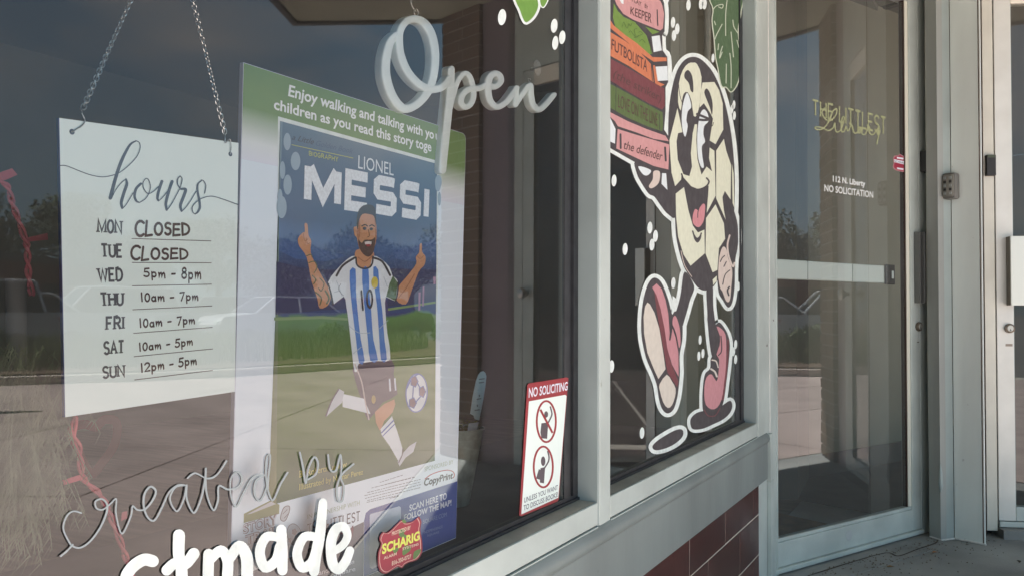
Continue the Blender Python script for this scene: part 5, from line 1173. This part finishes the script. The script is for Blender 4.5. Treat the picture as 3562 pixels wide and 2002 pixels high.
# hook, ring, small suction dome and cord tab
mb = MB(); mb.tube(spline([tuple(V3(N5, p, YO + .004)) for p in ((520, 90), (505, 40), (540, 10), (560, 60), (545, 95))], 4), .0008, 6); mb.tube(spline([tuple(V3(N5, p, YO + .002)) for p in ((530, 40), (480, -30), (470, -120), (540, -160))], 4), .0009, 6); sub(mb, 'hook', M['chain'], os_, 60)
q = V3(ZC, (558, 490), .001); mb = MB(); mb.lathe([(.0135, 0), (.0125, .003), (.007, .006), (.0035, .009), (.0035, .013), (.001, .0145), (0, .0145)], (q.x, .0006, q.z), 20, 'y')
clear = mk('clear vinyl', (200, 206, 200), .12, 0); clear.node_tree.nodes['Principled BSDF'].inputs['Transmission Weight'].default_value = .85
sub(mb, 'suction_cup', clear, os_, 60)
mb = MB(); mb.tube([tuple(V3(N5, p, YO + .003)) for p in ((1955, 925), (1945, 880), (1975, 890), (1965, 930))], .0009, 6); sub(mb, 'hook', M['chain'], os_, 60)

# ------------------------------------------------------------------ stickers
def sticker(name, label, cat, base): return thing(name, label, cat, base)
ns = sticker('notice_sticker', 'red and white no soliciting notice with two crossed knocking figures, low in the window', 'sticker', (1.33, .002, .6))
YS = -.0013
def SP(name, mat, shapes, lay, root, plane=WIN, y=YS):
    mb = MB()
    for i, s in enumerate(shapes): blob(mb, plane, s[0], s[1], y - lay * .0001 - i * .000006, s[2] if len(s) > 2 else 4)
    return sub(mb, name, mat, root) if plane is WIN else mb.build(name, mat, root)
SP('red_sheet', M['dark_red'], [(K7, [(603, 250), (612, 238), (850, 200), (862, 205), (800, 968), (790, 980), (566, 1072), (552, 1066)], 0)], 0, ns)
SP('white_panel', M['board_white'], [(K7, [(614, 350), (842, 309), (850, 316), (798, 955), (566, 1060)], 0)], 1, ns)
t = MB(); qtext(t, 'NO SOLICITING', WIN, K7, (612, 326), (856, 279), (614, 268), (858, 228), YS - .0002, .02); sub(t, 'notice_text', M['print_white'], ns)
t = MB(); qtext(t, 'UNLESS YOU WANT', WIN, K7, (583, 988), (795, 903), (584, 956), (796, 874), YS - .0002, .012); qtext(t, 'TO DISCUSS BOOKS!', WIN, K7, (580, 1036), (795, 948), (581, 1004), (796, 918), YS - .0002, .012); sub(t, 'notice_text', M['ink'], ns)
t = MB(); stroke(t, WIN, K7, ell((723, 477), 60, 129, 32), 12, YS - .0003, True, 0); stroke(t, WIN, K7, ell((704, 762), 60, 128, 32), 12, YS - .0003, True, 0); stroke(t, WIN, K7, [(686, 402), (762, 548)], 13, YS - .0004, sm=0, cap=False); sub(t, 'red_ring', M['dark_red'], ns)
fig = mk('figure print', (84, 76, 82), .5)
SP('figure', fig, [(K7, ell((722, 432), 12, 20)), (K7, [(692, 488), (735, 482), (728, 585), (692, 582), (686, 545)], 0)], 1.8, ns)
SP('figure', fig, [(K7, ell((703, 726), 14, 30)), (K7, [(686, 770), (716, 762), (708, 865), (682, 860)], 0), (K7, [(658, 835), (676, 775), (702, 790), (694, 845)], 0)], 1.8, ns)
t = MB(); stroke(t, WIN, K7, [(733, 488), (752, 450), (758, 425), (748, 385)], 9, YS - .00025, sm=3); sub(t, 'raised_arm', fig, ns); t = MB(); stroke(t, WIN, K7, [(712, 768), (735, 730), (740, 700), (732, 665)], 9, YS - .00025, sm=3); sub(t, 'raised_arm', fig, ns)

al = sticker('alarm_sticker', 'peeling red shield alarm sticker with yellow lettering at the bottom of the poster', 'sticker', (1.0, .0, .6))
SHIELD = [(625, 165), (700, 222), (820, 222), (930, 170), (1015, 95), (1045, 120), (1085, 215), (1062, 330), (1062, 450), (1095, 600), (1108, 820), (1080, 960), (980, 1080), (810, 1135), (700, 1195), (640, 1268), (560, 1232), (460, 1280), (330, 1368), (240, 1396), (135, 1325), (92, 1150), (102, 900), (168, 720), (122, 620), (150, 520), (200, 450), (300, 462), (430, 362)]
SP('sticker_rim', mk('dark red vinyl', (126, 34, 50), .4), [(N2, SHIELD, 2)], 0, al)
cn = (600, 750); INN = [(cn[0] + (x - cn[0]) * .93, cn[1] + (y - cn[1]) * .945) for x, y in SHIELD]; INN2 = [(cn[0] + (x - cn[0]) * .90, cn[1] + (y - cn[1]) * .92) for x, y in SHIELD]
SP('pale_line', mk('pale pink line', (210, 170, 160), .5), [(N2, INN, 2)], 1, al); SP('sticker_face', mk('red vinyl', (146, 38, 58), .4), [(N2, INN2, 2)], 2, al)
SP('peeled_patch', mk('green backing', (96, 124, 76), .7), [(N2, [(590, 400), (700, 385), (720, 430), (680, 480), (760, 540), (700, 585), (600, 550), (570, 480)]), (N2, [(680, 790), (760, 750), (840, 780), (830, 860), (750, 930), (670, 980), (650, 900)]), (N2, [(930, 880), (1060, 830), (1050, 920), (960, 1040), (900, 1060), (900, 960)]), (N2, [(640, 175), (700, 165), (740, 230), (670, 240)]), (N2, [(430, 830), (580, 800), (520, 900), (470, 930)])], 3, al)
t = MB(); qtext(t, 'SCHARIG', WIN, N2, (188, 945), (1040, 615), (190, 735), (1045, 425), YS - .00045, .04); sub(t, 'sticker_text', mk('yellow vinyl', (206, 214, 96), .4), al)
t = MB(); qtext(t, 'PROTECTED BY', WIN, N2, (412, 525), (835, 385), (415, 445), (838, 300), YS - .00045, .02); qtext(t, 'ALARM', WIN, N2, (225, 1072), (520, 965), (227, 1010), (522, 905), YS - .00045, .02); qtext(t, 'SYSTEMS', WIN, N2, (650, 860), (1020, 745), (652, 800), (1022, 690), YS - .00045, .01)
qtext(t, '816-350-0727', WIN, N2, (410, 1210), (850, 1030), (412, 1110), (852, 948), YS - .00045, .02); sub(t, 'sticker_text', mk('pale sticker print', (214, 190, 170), .4), al)

YD = .0108
def dthing(name, label, cat): return thing(name, label, cat, DOOR1.o, DOOR1.a)
a2 = dthing('alarm_sticker', 'small red and white shield alarm sticker on the angled door', 'sticker')
SH2 = [(945, 1140), (960, 1120), (985, 1118), (995, 1108), (1010, 1120), (1035, 1128), (1046, 1150), (1040, 1178), (1048, 1210), (1035, 1235), (1010, 1238), (960, 1225), (943, 1200), (950, 1170)]
SP('sticker_rim', mk('pink rim', (176, 122, 128), .5), [(K4, SH2, 2)], 0, a2, DOOR1, YD)
SP('sticker_face', mk('red vinyl door', (150, 44, 66), .4), [(K4, [(995 + (x - 995) * .86, 1175 + (y - 1175) * .88) for x, y in SH2], 2)], 1, a2, DOOR1, YD)
SP('white_band', M['print_white'], [(K4, [(952, 1147), (1042, 1165), (1042, 1190), (953, 1168)], 0), (K4, [(972, 1130), (1020, 1138), (1018, 1150), (972, 1142)], 0), (K4, [(972, 1206), (1020, 1214), (1018, 1226), (974, 1218)], 0)], 2, a2, DOOR1, YD)
t = MB(); qtext(t, 'SCHARIG', DOOR1, K4, (955, 1166), (1038, 1184), (955, 1152), (1038, 1170), YD - .0003, .01); t.build('sticker_text', M['ink'], a2)
dl = dthing('door_lettering', 'gold serif shop name with a script line across it on the angled door glass', 'door lettering')
gold = mk('gold vinyl', (162, 166, 124), .45, .2)
t = MB(); pen(t, 'THE LITTLEST', CAPS, DOOR1, N7, (108, 315), (1128, 592), (108, 112), (1128, 362), YD, .13, .22, serif=.11); t.build('serif_name', gold, dl)
t = MB()
for i, s in enumerate(LIB): stroke(t, DOOR1, N7, s, 17, YD - .0003 - i * .0001)
t.build('script_name', gold, dl)
dw = dthing('door_lettering', 'small white street address and no solicitation line on the angled door glass', 'door lettering')
vin = mk('white vinyl', (216, 220, 218), .5)
t = MB(); qtext(t, '112 N. Liberty', DOOR1, N7, (390, 1252), (845, 1322), (390, 1172), (845, 1248), YD, .03); t.build('address_line', vin, dw)
t = MB(); qtext(t, 'NO SOLICITATION', DOOR1, N7, (272, 1388), (955, 1482), (272, 1296), (955, 1396), YD, .02); t.build('notice_line', vin, dw)

# ------------------------------------------------------------------ inside the window: crepe streamer, dried grass, pot with marker
sr = thing('crepe_streamer', 'twisted pink crepe streamer with paper tabs hanging behind the glass', 'streamer', (.5, .1, .5))
def twisted(px, f, y, r):
    p = spline([tuple(V3(f, q, y)) for q in px], 10); mb = MB()
    for ph in (0, PI):
        mb.tube([(a[0] + r * .75 * math.cos(i * .32 + ph), a[1] + r * .75 * math.sin(i * .32 + ph), a[2]) for i, a in enumerate(p)], r * .62, 6)
    return mb
sub(twisted([(-60, 60), (0, 180), (70, 240), (110, 380), (160, 520), (230, 720), (252, 800), (260, 930), (268, 1080), (300, 1250)], L4, .10, .0024), 'twist', M['pink'], sr, 60)
sub(twisted([(520, 330), (490, 480), (530, 600), (545, 740), (570, 810), (660, 890), (720, 990), (760, 1100), (820, 1250), (850, 1350), (890, 1480)], ZE, .10, .0027), 'twist', M['pink'], sr, 60)
for f, p4_ in ((L4, [(-20, 115), (110, 70), (160, 130), (60, 175), (-20, 190)]), (L4, [(240, 718), (440, 672), (446, 735), (250, 755)]), (ZE, [(418, 806), (540, 765), (548, 802), (425, 838)]), (ZE, [(815, 1020), (850, 1010), (850, 1060), (810, 1080)])):
    mb = MB(); mb.plate(on(WIN, f, p4_, .10), .0995, .1); sub(mb, 'paper_tab', M['pink'], sr)
ht = thing('paper_heart', 'faint dusky pink paper heart hanging behind the glass below the hours board', 'decoration', (.6, .3, .5))
mb = MB(); stroke(mb, WIN, ZE, [(610, 760), (520, 600), (480, 470), (560, 430), (640, 450), (700, 400), (780, 420), (770, 560), (690, 680)], 60, .3, True, 5, dy=0); sub(mb, 'heart_band', mk('dusky red paper', (128, 62, 62), .8), ht)

gr = thing('dried_grass', 'pale feathery dried grass bunch hanging behind the glass at the left edge', 'plant', (.35, .12, .6))
random.seed(11); mb = MB()
def plume(x, y, ln, lean):
    base = Vector(WIN.at(*VV((x, y)), .12)); 
    pts = []; p = Vector((base.x, .12 + random.uniform(-.03, .05), base.y)); d = Vector((math.sin(lean), random.uniform(-.15, .15), -math.cos(lean)))
    for i in range(7):
        pts.append(p.copy()); p = p + d * ln / 6; d = (d + Vector((random.uniform(-.08, .12), 0, -.10))).normalized()
    for i in range(6):
        a, b = pts[i], pts[i + 1]; w = .00042
        mb.add([a + Vector((-w, 0, 0)), a + Vector((w, 0, 0)), b + Vector((w, 0, 0)), b + Vector((-w, 0, 0))], [(0, 1, 2, 3)])
        for k in range(7):
            q = a.lerp(b, random.random()); s = random.choice((-1, 1)); an = random.uniform(.25, .8)
            e = q + Vector((s * math.sin(an), random.uniform(-.4, .4), -math.cos(an))) * random.uniform(.008, .024)
            mb.add([q + Vector((0, 0, .0003)), q + Vector((.0004, 0, -.0003)), e], [(0, 1, 2)])
for i in range(330):
    u = random.random(); plume(random.uniform(-60, 110), random.uniform(860, 1150), random.uniform(.05, .11), random.uniform(-.5, .75))
tag(sub(mb, 'feathery_strands', mk('dry grass', (118, 124, 100), .8, 0, .2, 60), gr), kind='stuff')
stm = MB(); stm.tube([tuple(V3(VV, q, .16)) for q in ((40, 700), (42, 900), (44, 1150))], .009, 10); sub(stm, 'grey_stem', mk('grey stem', (120, 122, 118), .7), gr, 60)

pot = thing('planter_pot', 'small weathered zinc pot on the display shelf right of the poster', 'pot', tuple(V3(K7, (150, 1000), .17)))
zc = mk('weathered zinc', (206, 222, 208), .6, .05, .2, 40, .1, 60, var2=(160, 168, 152))
pb_, pt_ = V3(K7, (150, 1000), .17), V3(K7, (165, 515), .17)
rt_ = (V3(K7, (332, 510), .17) - pt_).length * .50; rb_ = (V3(K7, (238, 1000), .17) - pb_).length * .50; hh = pt_.z - pb_.z
mb = MB(); pr_ = [(rb_ * .9, 0), (rb_, .002), (rt_ * .97, hh - .004), (rt_ + .0015, hh - .002), (rt_ + .0015, hh), (rt_ - .002, hh), (rt_ - .004, hh - .02), (0, hh - .02)]
n_ = 28; vs = []; fs = []
for r_, h_z in pr_:
    sh = (pt_ - pb_) * (h_z / hh)
    for k in range(n_): vs.append((sh.x + r_ * math.cos(2 * PI * k / n_), r_ * math.sin(2 * PI * k / n_), h_z))
for i in range(len(pr_) - 1):
    for k in range(n_): fs.append((i * n_ + k, i * n_ + (k + 1) % n_, (i + 1) * n_ + (k + 1) % n_, (i + 1) * n_ + k))
mb.add(vs, fs); mb.build('pot_body', zc, pot, 50)
ms = MB(); random.seed(5)
for i in range(260):
    a = random.uniform(0, 2 * PI); r_ = rt_ * math.sqrt(random.random()) * .85; c_ = Vector((pt_.x - pb_.x + r_ * math.cos(a), r_ * math.sin(a), hh - .016 + random.uniform(0, .026)))
    d_ = Vector((random.uniform(-1, 1), random.uniform(-1, 1), random.uniform(.1, 1))).normalized() * .008; e = Vector((random.uniform(-1, 1), random.uniform(-1, 1), 0)).normalized() * .004
    ms.add([c_ - e, c_ + e, c_ + d_], [(0, 1, 2)])
tag(ms.build('moss', mk('dry moss', (130, 134, 76), .9, 0, .3, 90), pot), kind='stuff')
mkr = thing('plant_marker', 'white rounded plant marker stake with tiny print standing in the zinc pot', 'plant marker', tuple(V3(K7, (265, 520), .135)))
mb = MB(); mb.plate(on(WIN, K7, [(247, 428), (262, 320), (282, 225), (296, 185), (312, 165), (328, 160), (341, 172), (347, 195), (340, 262), (322, 370), (302, 470), (275, 462), (268, 440)], .135), .135, .136); sub(mb, 'stake', M['board_white'], mkr)
mb = MB(); mb.plate(on(WIN, K7, [(238, 488), (298, 482), (288, 528), (230, 540)], .132), .132, .133); sub(mb, 'stake_clip', mk('pale clip', (196, 206, 214), .5), mkr)
t = MB()
for x_, y_, w__ in ((318, 210, 30), (316, 232, 28), (300, 335, 24), (288, 405, 26)): stroke(t, WIN, K7, [(x_ - w__ / 2, y_ + 2), (x_ + w__ / 2, y_ - 2)], 7, .1346, sm=0)
for c_ in ((303, 315), (290, 378)): blob(t, WIN, K7, ell(c_, 4, 8), .1344)
sub(t, 'marker_print', mk('marker print', (150, 158, 150), .5), mkr)

# ------------------------------------------------------------------ the street, seen mirrored in the glass
def blades(n, cx, cy, rx, ry, h, w, z0=.12, lean=.5):
    m = MB()
    for i in range(n):
        a = random.uniform(0, 2 * PI); r = math.sqrt(random.random()); x = cx + rx * r * math.cos(a); y = cy + ry * r * math.sin(a)
        hh_ = h * random.uniform(.5, 1.1); b = random.uniform(0, 2 * PI); l = lean * hh_ * random.random(); c, s = math.cos(b), math.sin(b)
        m.add([(x - s * w, y + c * w, z0), (x + s * w, y - c * w, z0), (x + c * l * .4 + s * w * .7, y + s * l * .4 - c * w * .7, z0 + hh_ * .6), (x + c * l * .4 - s * w * .7, y + s * l * .4 + c * w * .7, z0 + hh_ * .6), (x + c * l, y + s * l, z0 + hh_)], [(0, 1, 2, 3), (3, 2, 4)])
    return m
random.seed(21)
tag(blades(9000, 11.5, -12, 6.0, 3.2, .38, .012).build('ornamental_grass', mk('bed grass', (104, 112, 70), .8, 0, .3, .9)), kind='stuff')
def leafball(m, c, r, n, s, squash=.8):
    for i in range(n):
        d = Vector((random.gauss(0, 1), random.gauss(0, 1), random.gauss(0, 1))).normalized(); p = Vector(c) + Vector((d.x * r, d.y * r, d.z * r * squash)) * random.uniform(.55, 1.0)
        u = Vector((random.gauss(0, 1), random.gauss(0, 1), random.gauss(0, 1))).normalized() * s; v = u.cross(d + Vector((.01, .02, .03))).normalized() * s * .6
        m.add([p - u, p + v, p + u, p - v], [(0, 1, 2, 3)])
green = [mk('shrub green', (70, 88, 52), .8, 0, .3, 1.5), mk('tree green', (58, 74, 44), .8, 0, .35, .6), mk('dark tree green', (44, 60, 40), .8, 0, .3, .5)]
bark = mk('bark', (84, 70, 58), .9, 0, .2, 5)
shr = [(6.6, -10.7, 'rounded green shrub nearest the kerb bend, mirrored beside the hours board'), (9.2, -10.0, 'low green shrub second along the kerb of the planting bed'), (12.5, -9.6, 'low green shrub third along the kerb of the planting bed'), (15.8, -9.2, 'low green shrub at the far end of the planting bed kerb')]
for i, (x, y, lb) in enumerate(shr):
    t = thing('shrub', lb, 'shrub', (x, y, .12), 0, 'shrubs in the planting bed'); m = MB()
    for k in range(5): leafball(m, (random.uniform(-.35, .35), random.uniform(-.3, .3), random.uniform(.2, .42)), random.uniform(.2, .34), 260, .035)
    m.build('foliage', green[0], t); m = MB()
    for k in range(4): m.tube([(0, 0, 0), (random.uniform(-.3, .3), random.uniform(-.3, .3), .4)], .012, 5)
    m.build('stem', bark, t)
fl = thing('red_flowers', 'spikes of red flowers over feathery green leaves at the near end of the bed', 'flowering plant', (5.9, -10.5, .12)); m = MB()
for i in range(16):
    x, y = random.uniform(-.5, .5), random.uniform(-.3, .3); h = random.uniform(.45, .85)
    for k in range(14): leafball(m, (x, y, h - k * .016), .03, 4, .016)
m.build('blossom', mk('red blossom', (150, 30, 34), .7), fl); m = blades(700, 0, 0, .6, .4, .7, .006, 0, .7); m.build('feathery_leaves', mk('feathery green', (112, 130, 92), .8), fl)

# post with a plate
sp = thing('sign_post', 'grey square post carrying a dull metal plate beside the near end of the bed', 'post', (4.55, -7.35, 0))
b = MB(); b.box(-.05, .05, -.05, .05, 0, 1.15, None, .006); b.build('post', mk('post grey', (120, 120, 118), .6), sp)
b = MB(); b.box(-.16, .16, -.05, .05, 1.05, 1.5, Matrix.Rotation(rad(30), 4, 'Z'), .01); b.build('plate_box', mk('plate metal', (88, 88, 92), .4, .5), sp)

# cars
def car(loc, rot, rgb, label, kind=0):
    t = thing('parked_car', label, 'car', loc, rot, 'cars parked across the lot')
    L, W_ = 4.5, .88
    body = [(-2.25, .32), (-2.28, .62), (-2.15, .86), (-1.2, .98), (-.55, 1.42 if kind == 0 else 1.62), (.9, 1.45 if kind == 0 else 1.68), (1.55, 1.0 if kind == 0 else 1.62), (2.1, .98), (2.26, .8), (2.28, .35), (1.75, .3), (-1.7, .3)]
    pm = mk('car paint', rgb, .22, .1)
    low = [(-2.25, .32), (-2.28, .62), (-2.15, .84), (-1.15, .96), (1.6, .98), (2.15, .95), (2.28, .75), (2.28, .35), (1.75, .28), (-1.7, .28)]
    m = MB(); n = len(low); vs = [(x, -W_, z) for x, z in low] + [(x, W_, z) for x, z in low] 
    tri = tessellate_polygon([[Vector((x, z, 0)) for x, z in low]])
    m.add(vs, [tuple(q) for q in tri] + [tuple(i + n for i in q) for q in tri] + [(i, (i + 1) % n, (i + 1) % n + n, i + n) for i in range(n)])
    bd_ = m.build('body', pm, t, fix=True)
    top_ = 1.42 if kind == 0 else 1.66
    cab = [(-1.15, .96, .84), (1.6 if kind == 0 else 2.0, .97, .84), (1.05 if kind == 0 else 1.8, top_, .66), (-.5, top_, .66)]
    m = MB(); vs = [(x, -w, z) for x, z, w in cab] + [(x, w, z) for x, z, w in cab]
    m.add(vs, [(0, 1, 2, 3), (4, 5, 6, 7), (0, 1, 5, 4), (1, 2, 6, 5), (2, 3, 7, 6), (3, 0, 4, 7)]); m.build('windows', mk('car glass', (24, 28, 32), .05), t, fix=True)
    m = MB(); m.box(-.5, 1.05 if kind == 0 else 1.8, -.67, .67, top_ - .02, top_ + .04, None, .02)
    for x0_, x1_ in ((-1.15, -.5), (.28, .3), (1.6 if kind == 0 else 2.0, 1.05 if kind == 0 else 1.8)):
        for s in (-1, 1): m.tube([(x0_, s * .85, .97), (x1_, s * .67, top_)], .035, 6)
    m.build('roof', pm, t, fix=True)
    for x in (-1.42, 1.42):
        for s in (-1, 1):
            m = MB(); m.lathe([(.2, -.1), (.32, -.11), (.34, -.06), (.34, .06), (.32, .11), (.2, .1)], (x, s * .8, .2), 20, 'y'); w = m.build('wheel', M['rubber'], t)
            m = MB(); m.lathe([(.2, -.105), (.12, -.09), (0, -.1)] if s < 0 else [(.2, .105), (.12, .09), (0, .1)], (x, s * .8, .2), 14, 'y'); m.build('rim', M['chain'], w)
    for s in (-1, 1):
        m = MB(); m.box(-2.29, -2.2, s * .65 - .14, s * .65 + .14, .62, .74, None, .01); m.build('headlight', M['board_white'], t)
        m = MB(); m.box(2.2, 2.29, s * .68 - .1, s * .68 + .1, .68, .86, None, .01); m.build('tail_light', M['dark_red'], t)
    return t
cars = [(-58.5, 24, (210, 210, 212), 'white saloon car parked far across the lot, mirrored at the left photo edge', 0, 15), (-53, 27, (206, 208, 210), 'white van like car mirrored in the left part of the hours board', 1, 20), (-47, 28, (120, 122, 128), 'grey car parked between the white ones, mirrored right of the hours board', 0, 10),
        (-42.5, 27, (200, 202, 206), 'silver car mirrored over the left edge of the poster', 0, 20), (-37, 29, (110, 40, 50), 'dark red car mirrored over the player on the poster', 0, 15), (-61.5, 22, (196, 198, 200), 'silver hatchback mirrored in the left part of the angled door', 1, 25), (-65, 26, (70, 74, 84), 'dark blue car mirrored at the edge of the corner post', 0, 18)]
for an, r, c_, lb, kd, ro in cars:
    car((r * math.cos(rad(an)) + .5, r * math.sin(rad(an)), -.14), rad(ro), c_, lb, kd)

def tree(x, y, h, cr, gi, lb):
    t = thing('tree', lb, 'tree', (x, y, -.14), 0, 'trees along the far side of the lot'); m = MB()
    m.tube([(0, 0, 0), (.06, .03, h * .3), (-.05, .08, h * .55), (.05, 0, h * .8)], .2, 8, rr=[.24, .18, .13, .06]); m.build('trunk', bark, t, 60)
    m = MB()
    for k in range(5):
        a = k * 1.3; m.tube([(0, 0, h * (.3 + k * .07)), (math.cos(a) * cr * .6, math.sin(a) * cr * .6, h * (.5 + k * .08))], .06, 5, rr=[.09, .03])
    m.build('limb', bark, t); m = MB()
    for k in range(11):
        a = random.uniform(0, 2 * PI); r = cr * random.uniform(.1, .72)
        leafball(m, (r * math.cos(a), r * math.sin(a), h * random.uniform(.42, .88)), cr * random.uniform(.3, .52), 330, .13)
    m.build('crown', green[gi], t)
tl2 = [(-62, 52, 7.0, 3.2, 1), (-58, 46, 6.2, 3.0, 2), (-54, 50, 7.4, 3.4, 1), (-50, 47, 5.2, 2.8, 2), (-46, 52, 6.4, 3.3, 1), (-42, 50, 5.6, 3.0, 2), (-38, 54, 6.6, 3.4, 1), (-34, 52, 6.0, 3.0, 2), (-30, 55, 7.2, 3.6, 1), (-66, 50, 6.8, 3.2, 2), (-26, 54, 6.2, 3.2, 1)]
wd = ['leftmost but one tree of the far row', 'dark low crowned tree behind the sign post', 'tall broad tree behind the hours board', 'small dark tree left of the poster', 'broad green tree behind the silver car', 'dark tree over the middle of the poster', 'green tree behind the dark red car', 'dark round tree right of the poster', 'tall wide tree toward the brick pier', 'outermost dark tree mirrored in the angled door', 'last green tree of the row by the pier']
for (an, r, h, cr, gi), lb in zip(tl2, wd): tree(r * math.cos(rad(an)), r * math.sin(rad(an)), h, cr, gi, lb)
# low far building
fb = thing('far_building', 'low red brick building with flat roof beyond the parked cars', 'building', (22, -36, -.14), rad(-25))
b = MB(); b.box(-4, 4, -3, 3, 0, 2.9); b.build('wall', mk('far red wall', (128, 66, 56), .9, 0, .1, 2), fb); b = MB(); b.box(-4.2, 4.2, -3.2, 3.2, 2.9, 3.15); b.build('roof', mk('far roof', (90, 86, 82), .8), fb)
for i in range(3):
    b = MB(); b.box(-3.2 + i * 2.4, -2.0 + i * 2.4, 2.98, 3.04, .9, 2.1); b.build('window', mk('far window', (40, 46, 52), .15), fb)

# fallen leaves on the vestibule floor
for (sx, sy), lb, c_ in (((3150 + 487 / 4.794, 1700 + 1062 / 4.794), 'small orange fallen leaf on the concrete before the column', (150, 96, 44)), ((2650 + 922 / 2.0625, 1300 + 1385 / 2.0625), 'brown fallen leaf lying nearest the camera below the door', (120, 92, 50)), ((3150 + 1890 / 4.794, 1700 + 1215 / 4.794), 'dark curled twig leaf on the floor before the far right door', (50, 44, 34))):
    v = FWD * FOCAL_PX + RIGHT * (sx - PHOTO_W / 2) - UP * (sy - PHOTO_H / 2); k = -CAM.z / v.z; p = CAM + v * k
    t = thing('fallen_leaf', lb, 'leaf', (p.x, p.y, .001), random.uniform(0, 3)); m = MB()
    m.add([(-.018, 0, .001), (-.004, .008, .006), (.016, .001, .003), (-.002, -.008, .005), (0, 0, .001)], [(0, 4, 1), (1, 4, 2), (2, 4, 3), (3, 4, 0)]); m.build('blade', mk('leaf ' + lb[:12], c_, .8), t)
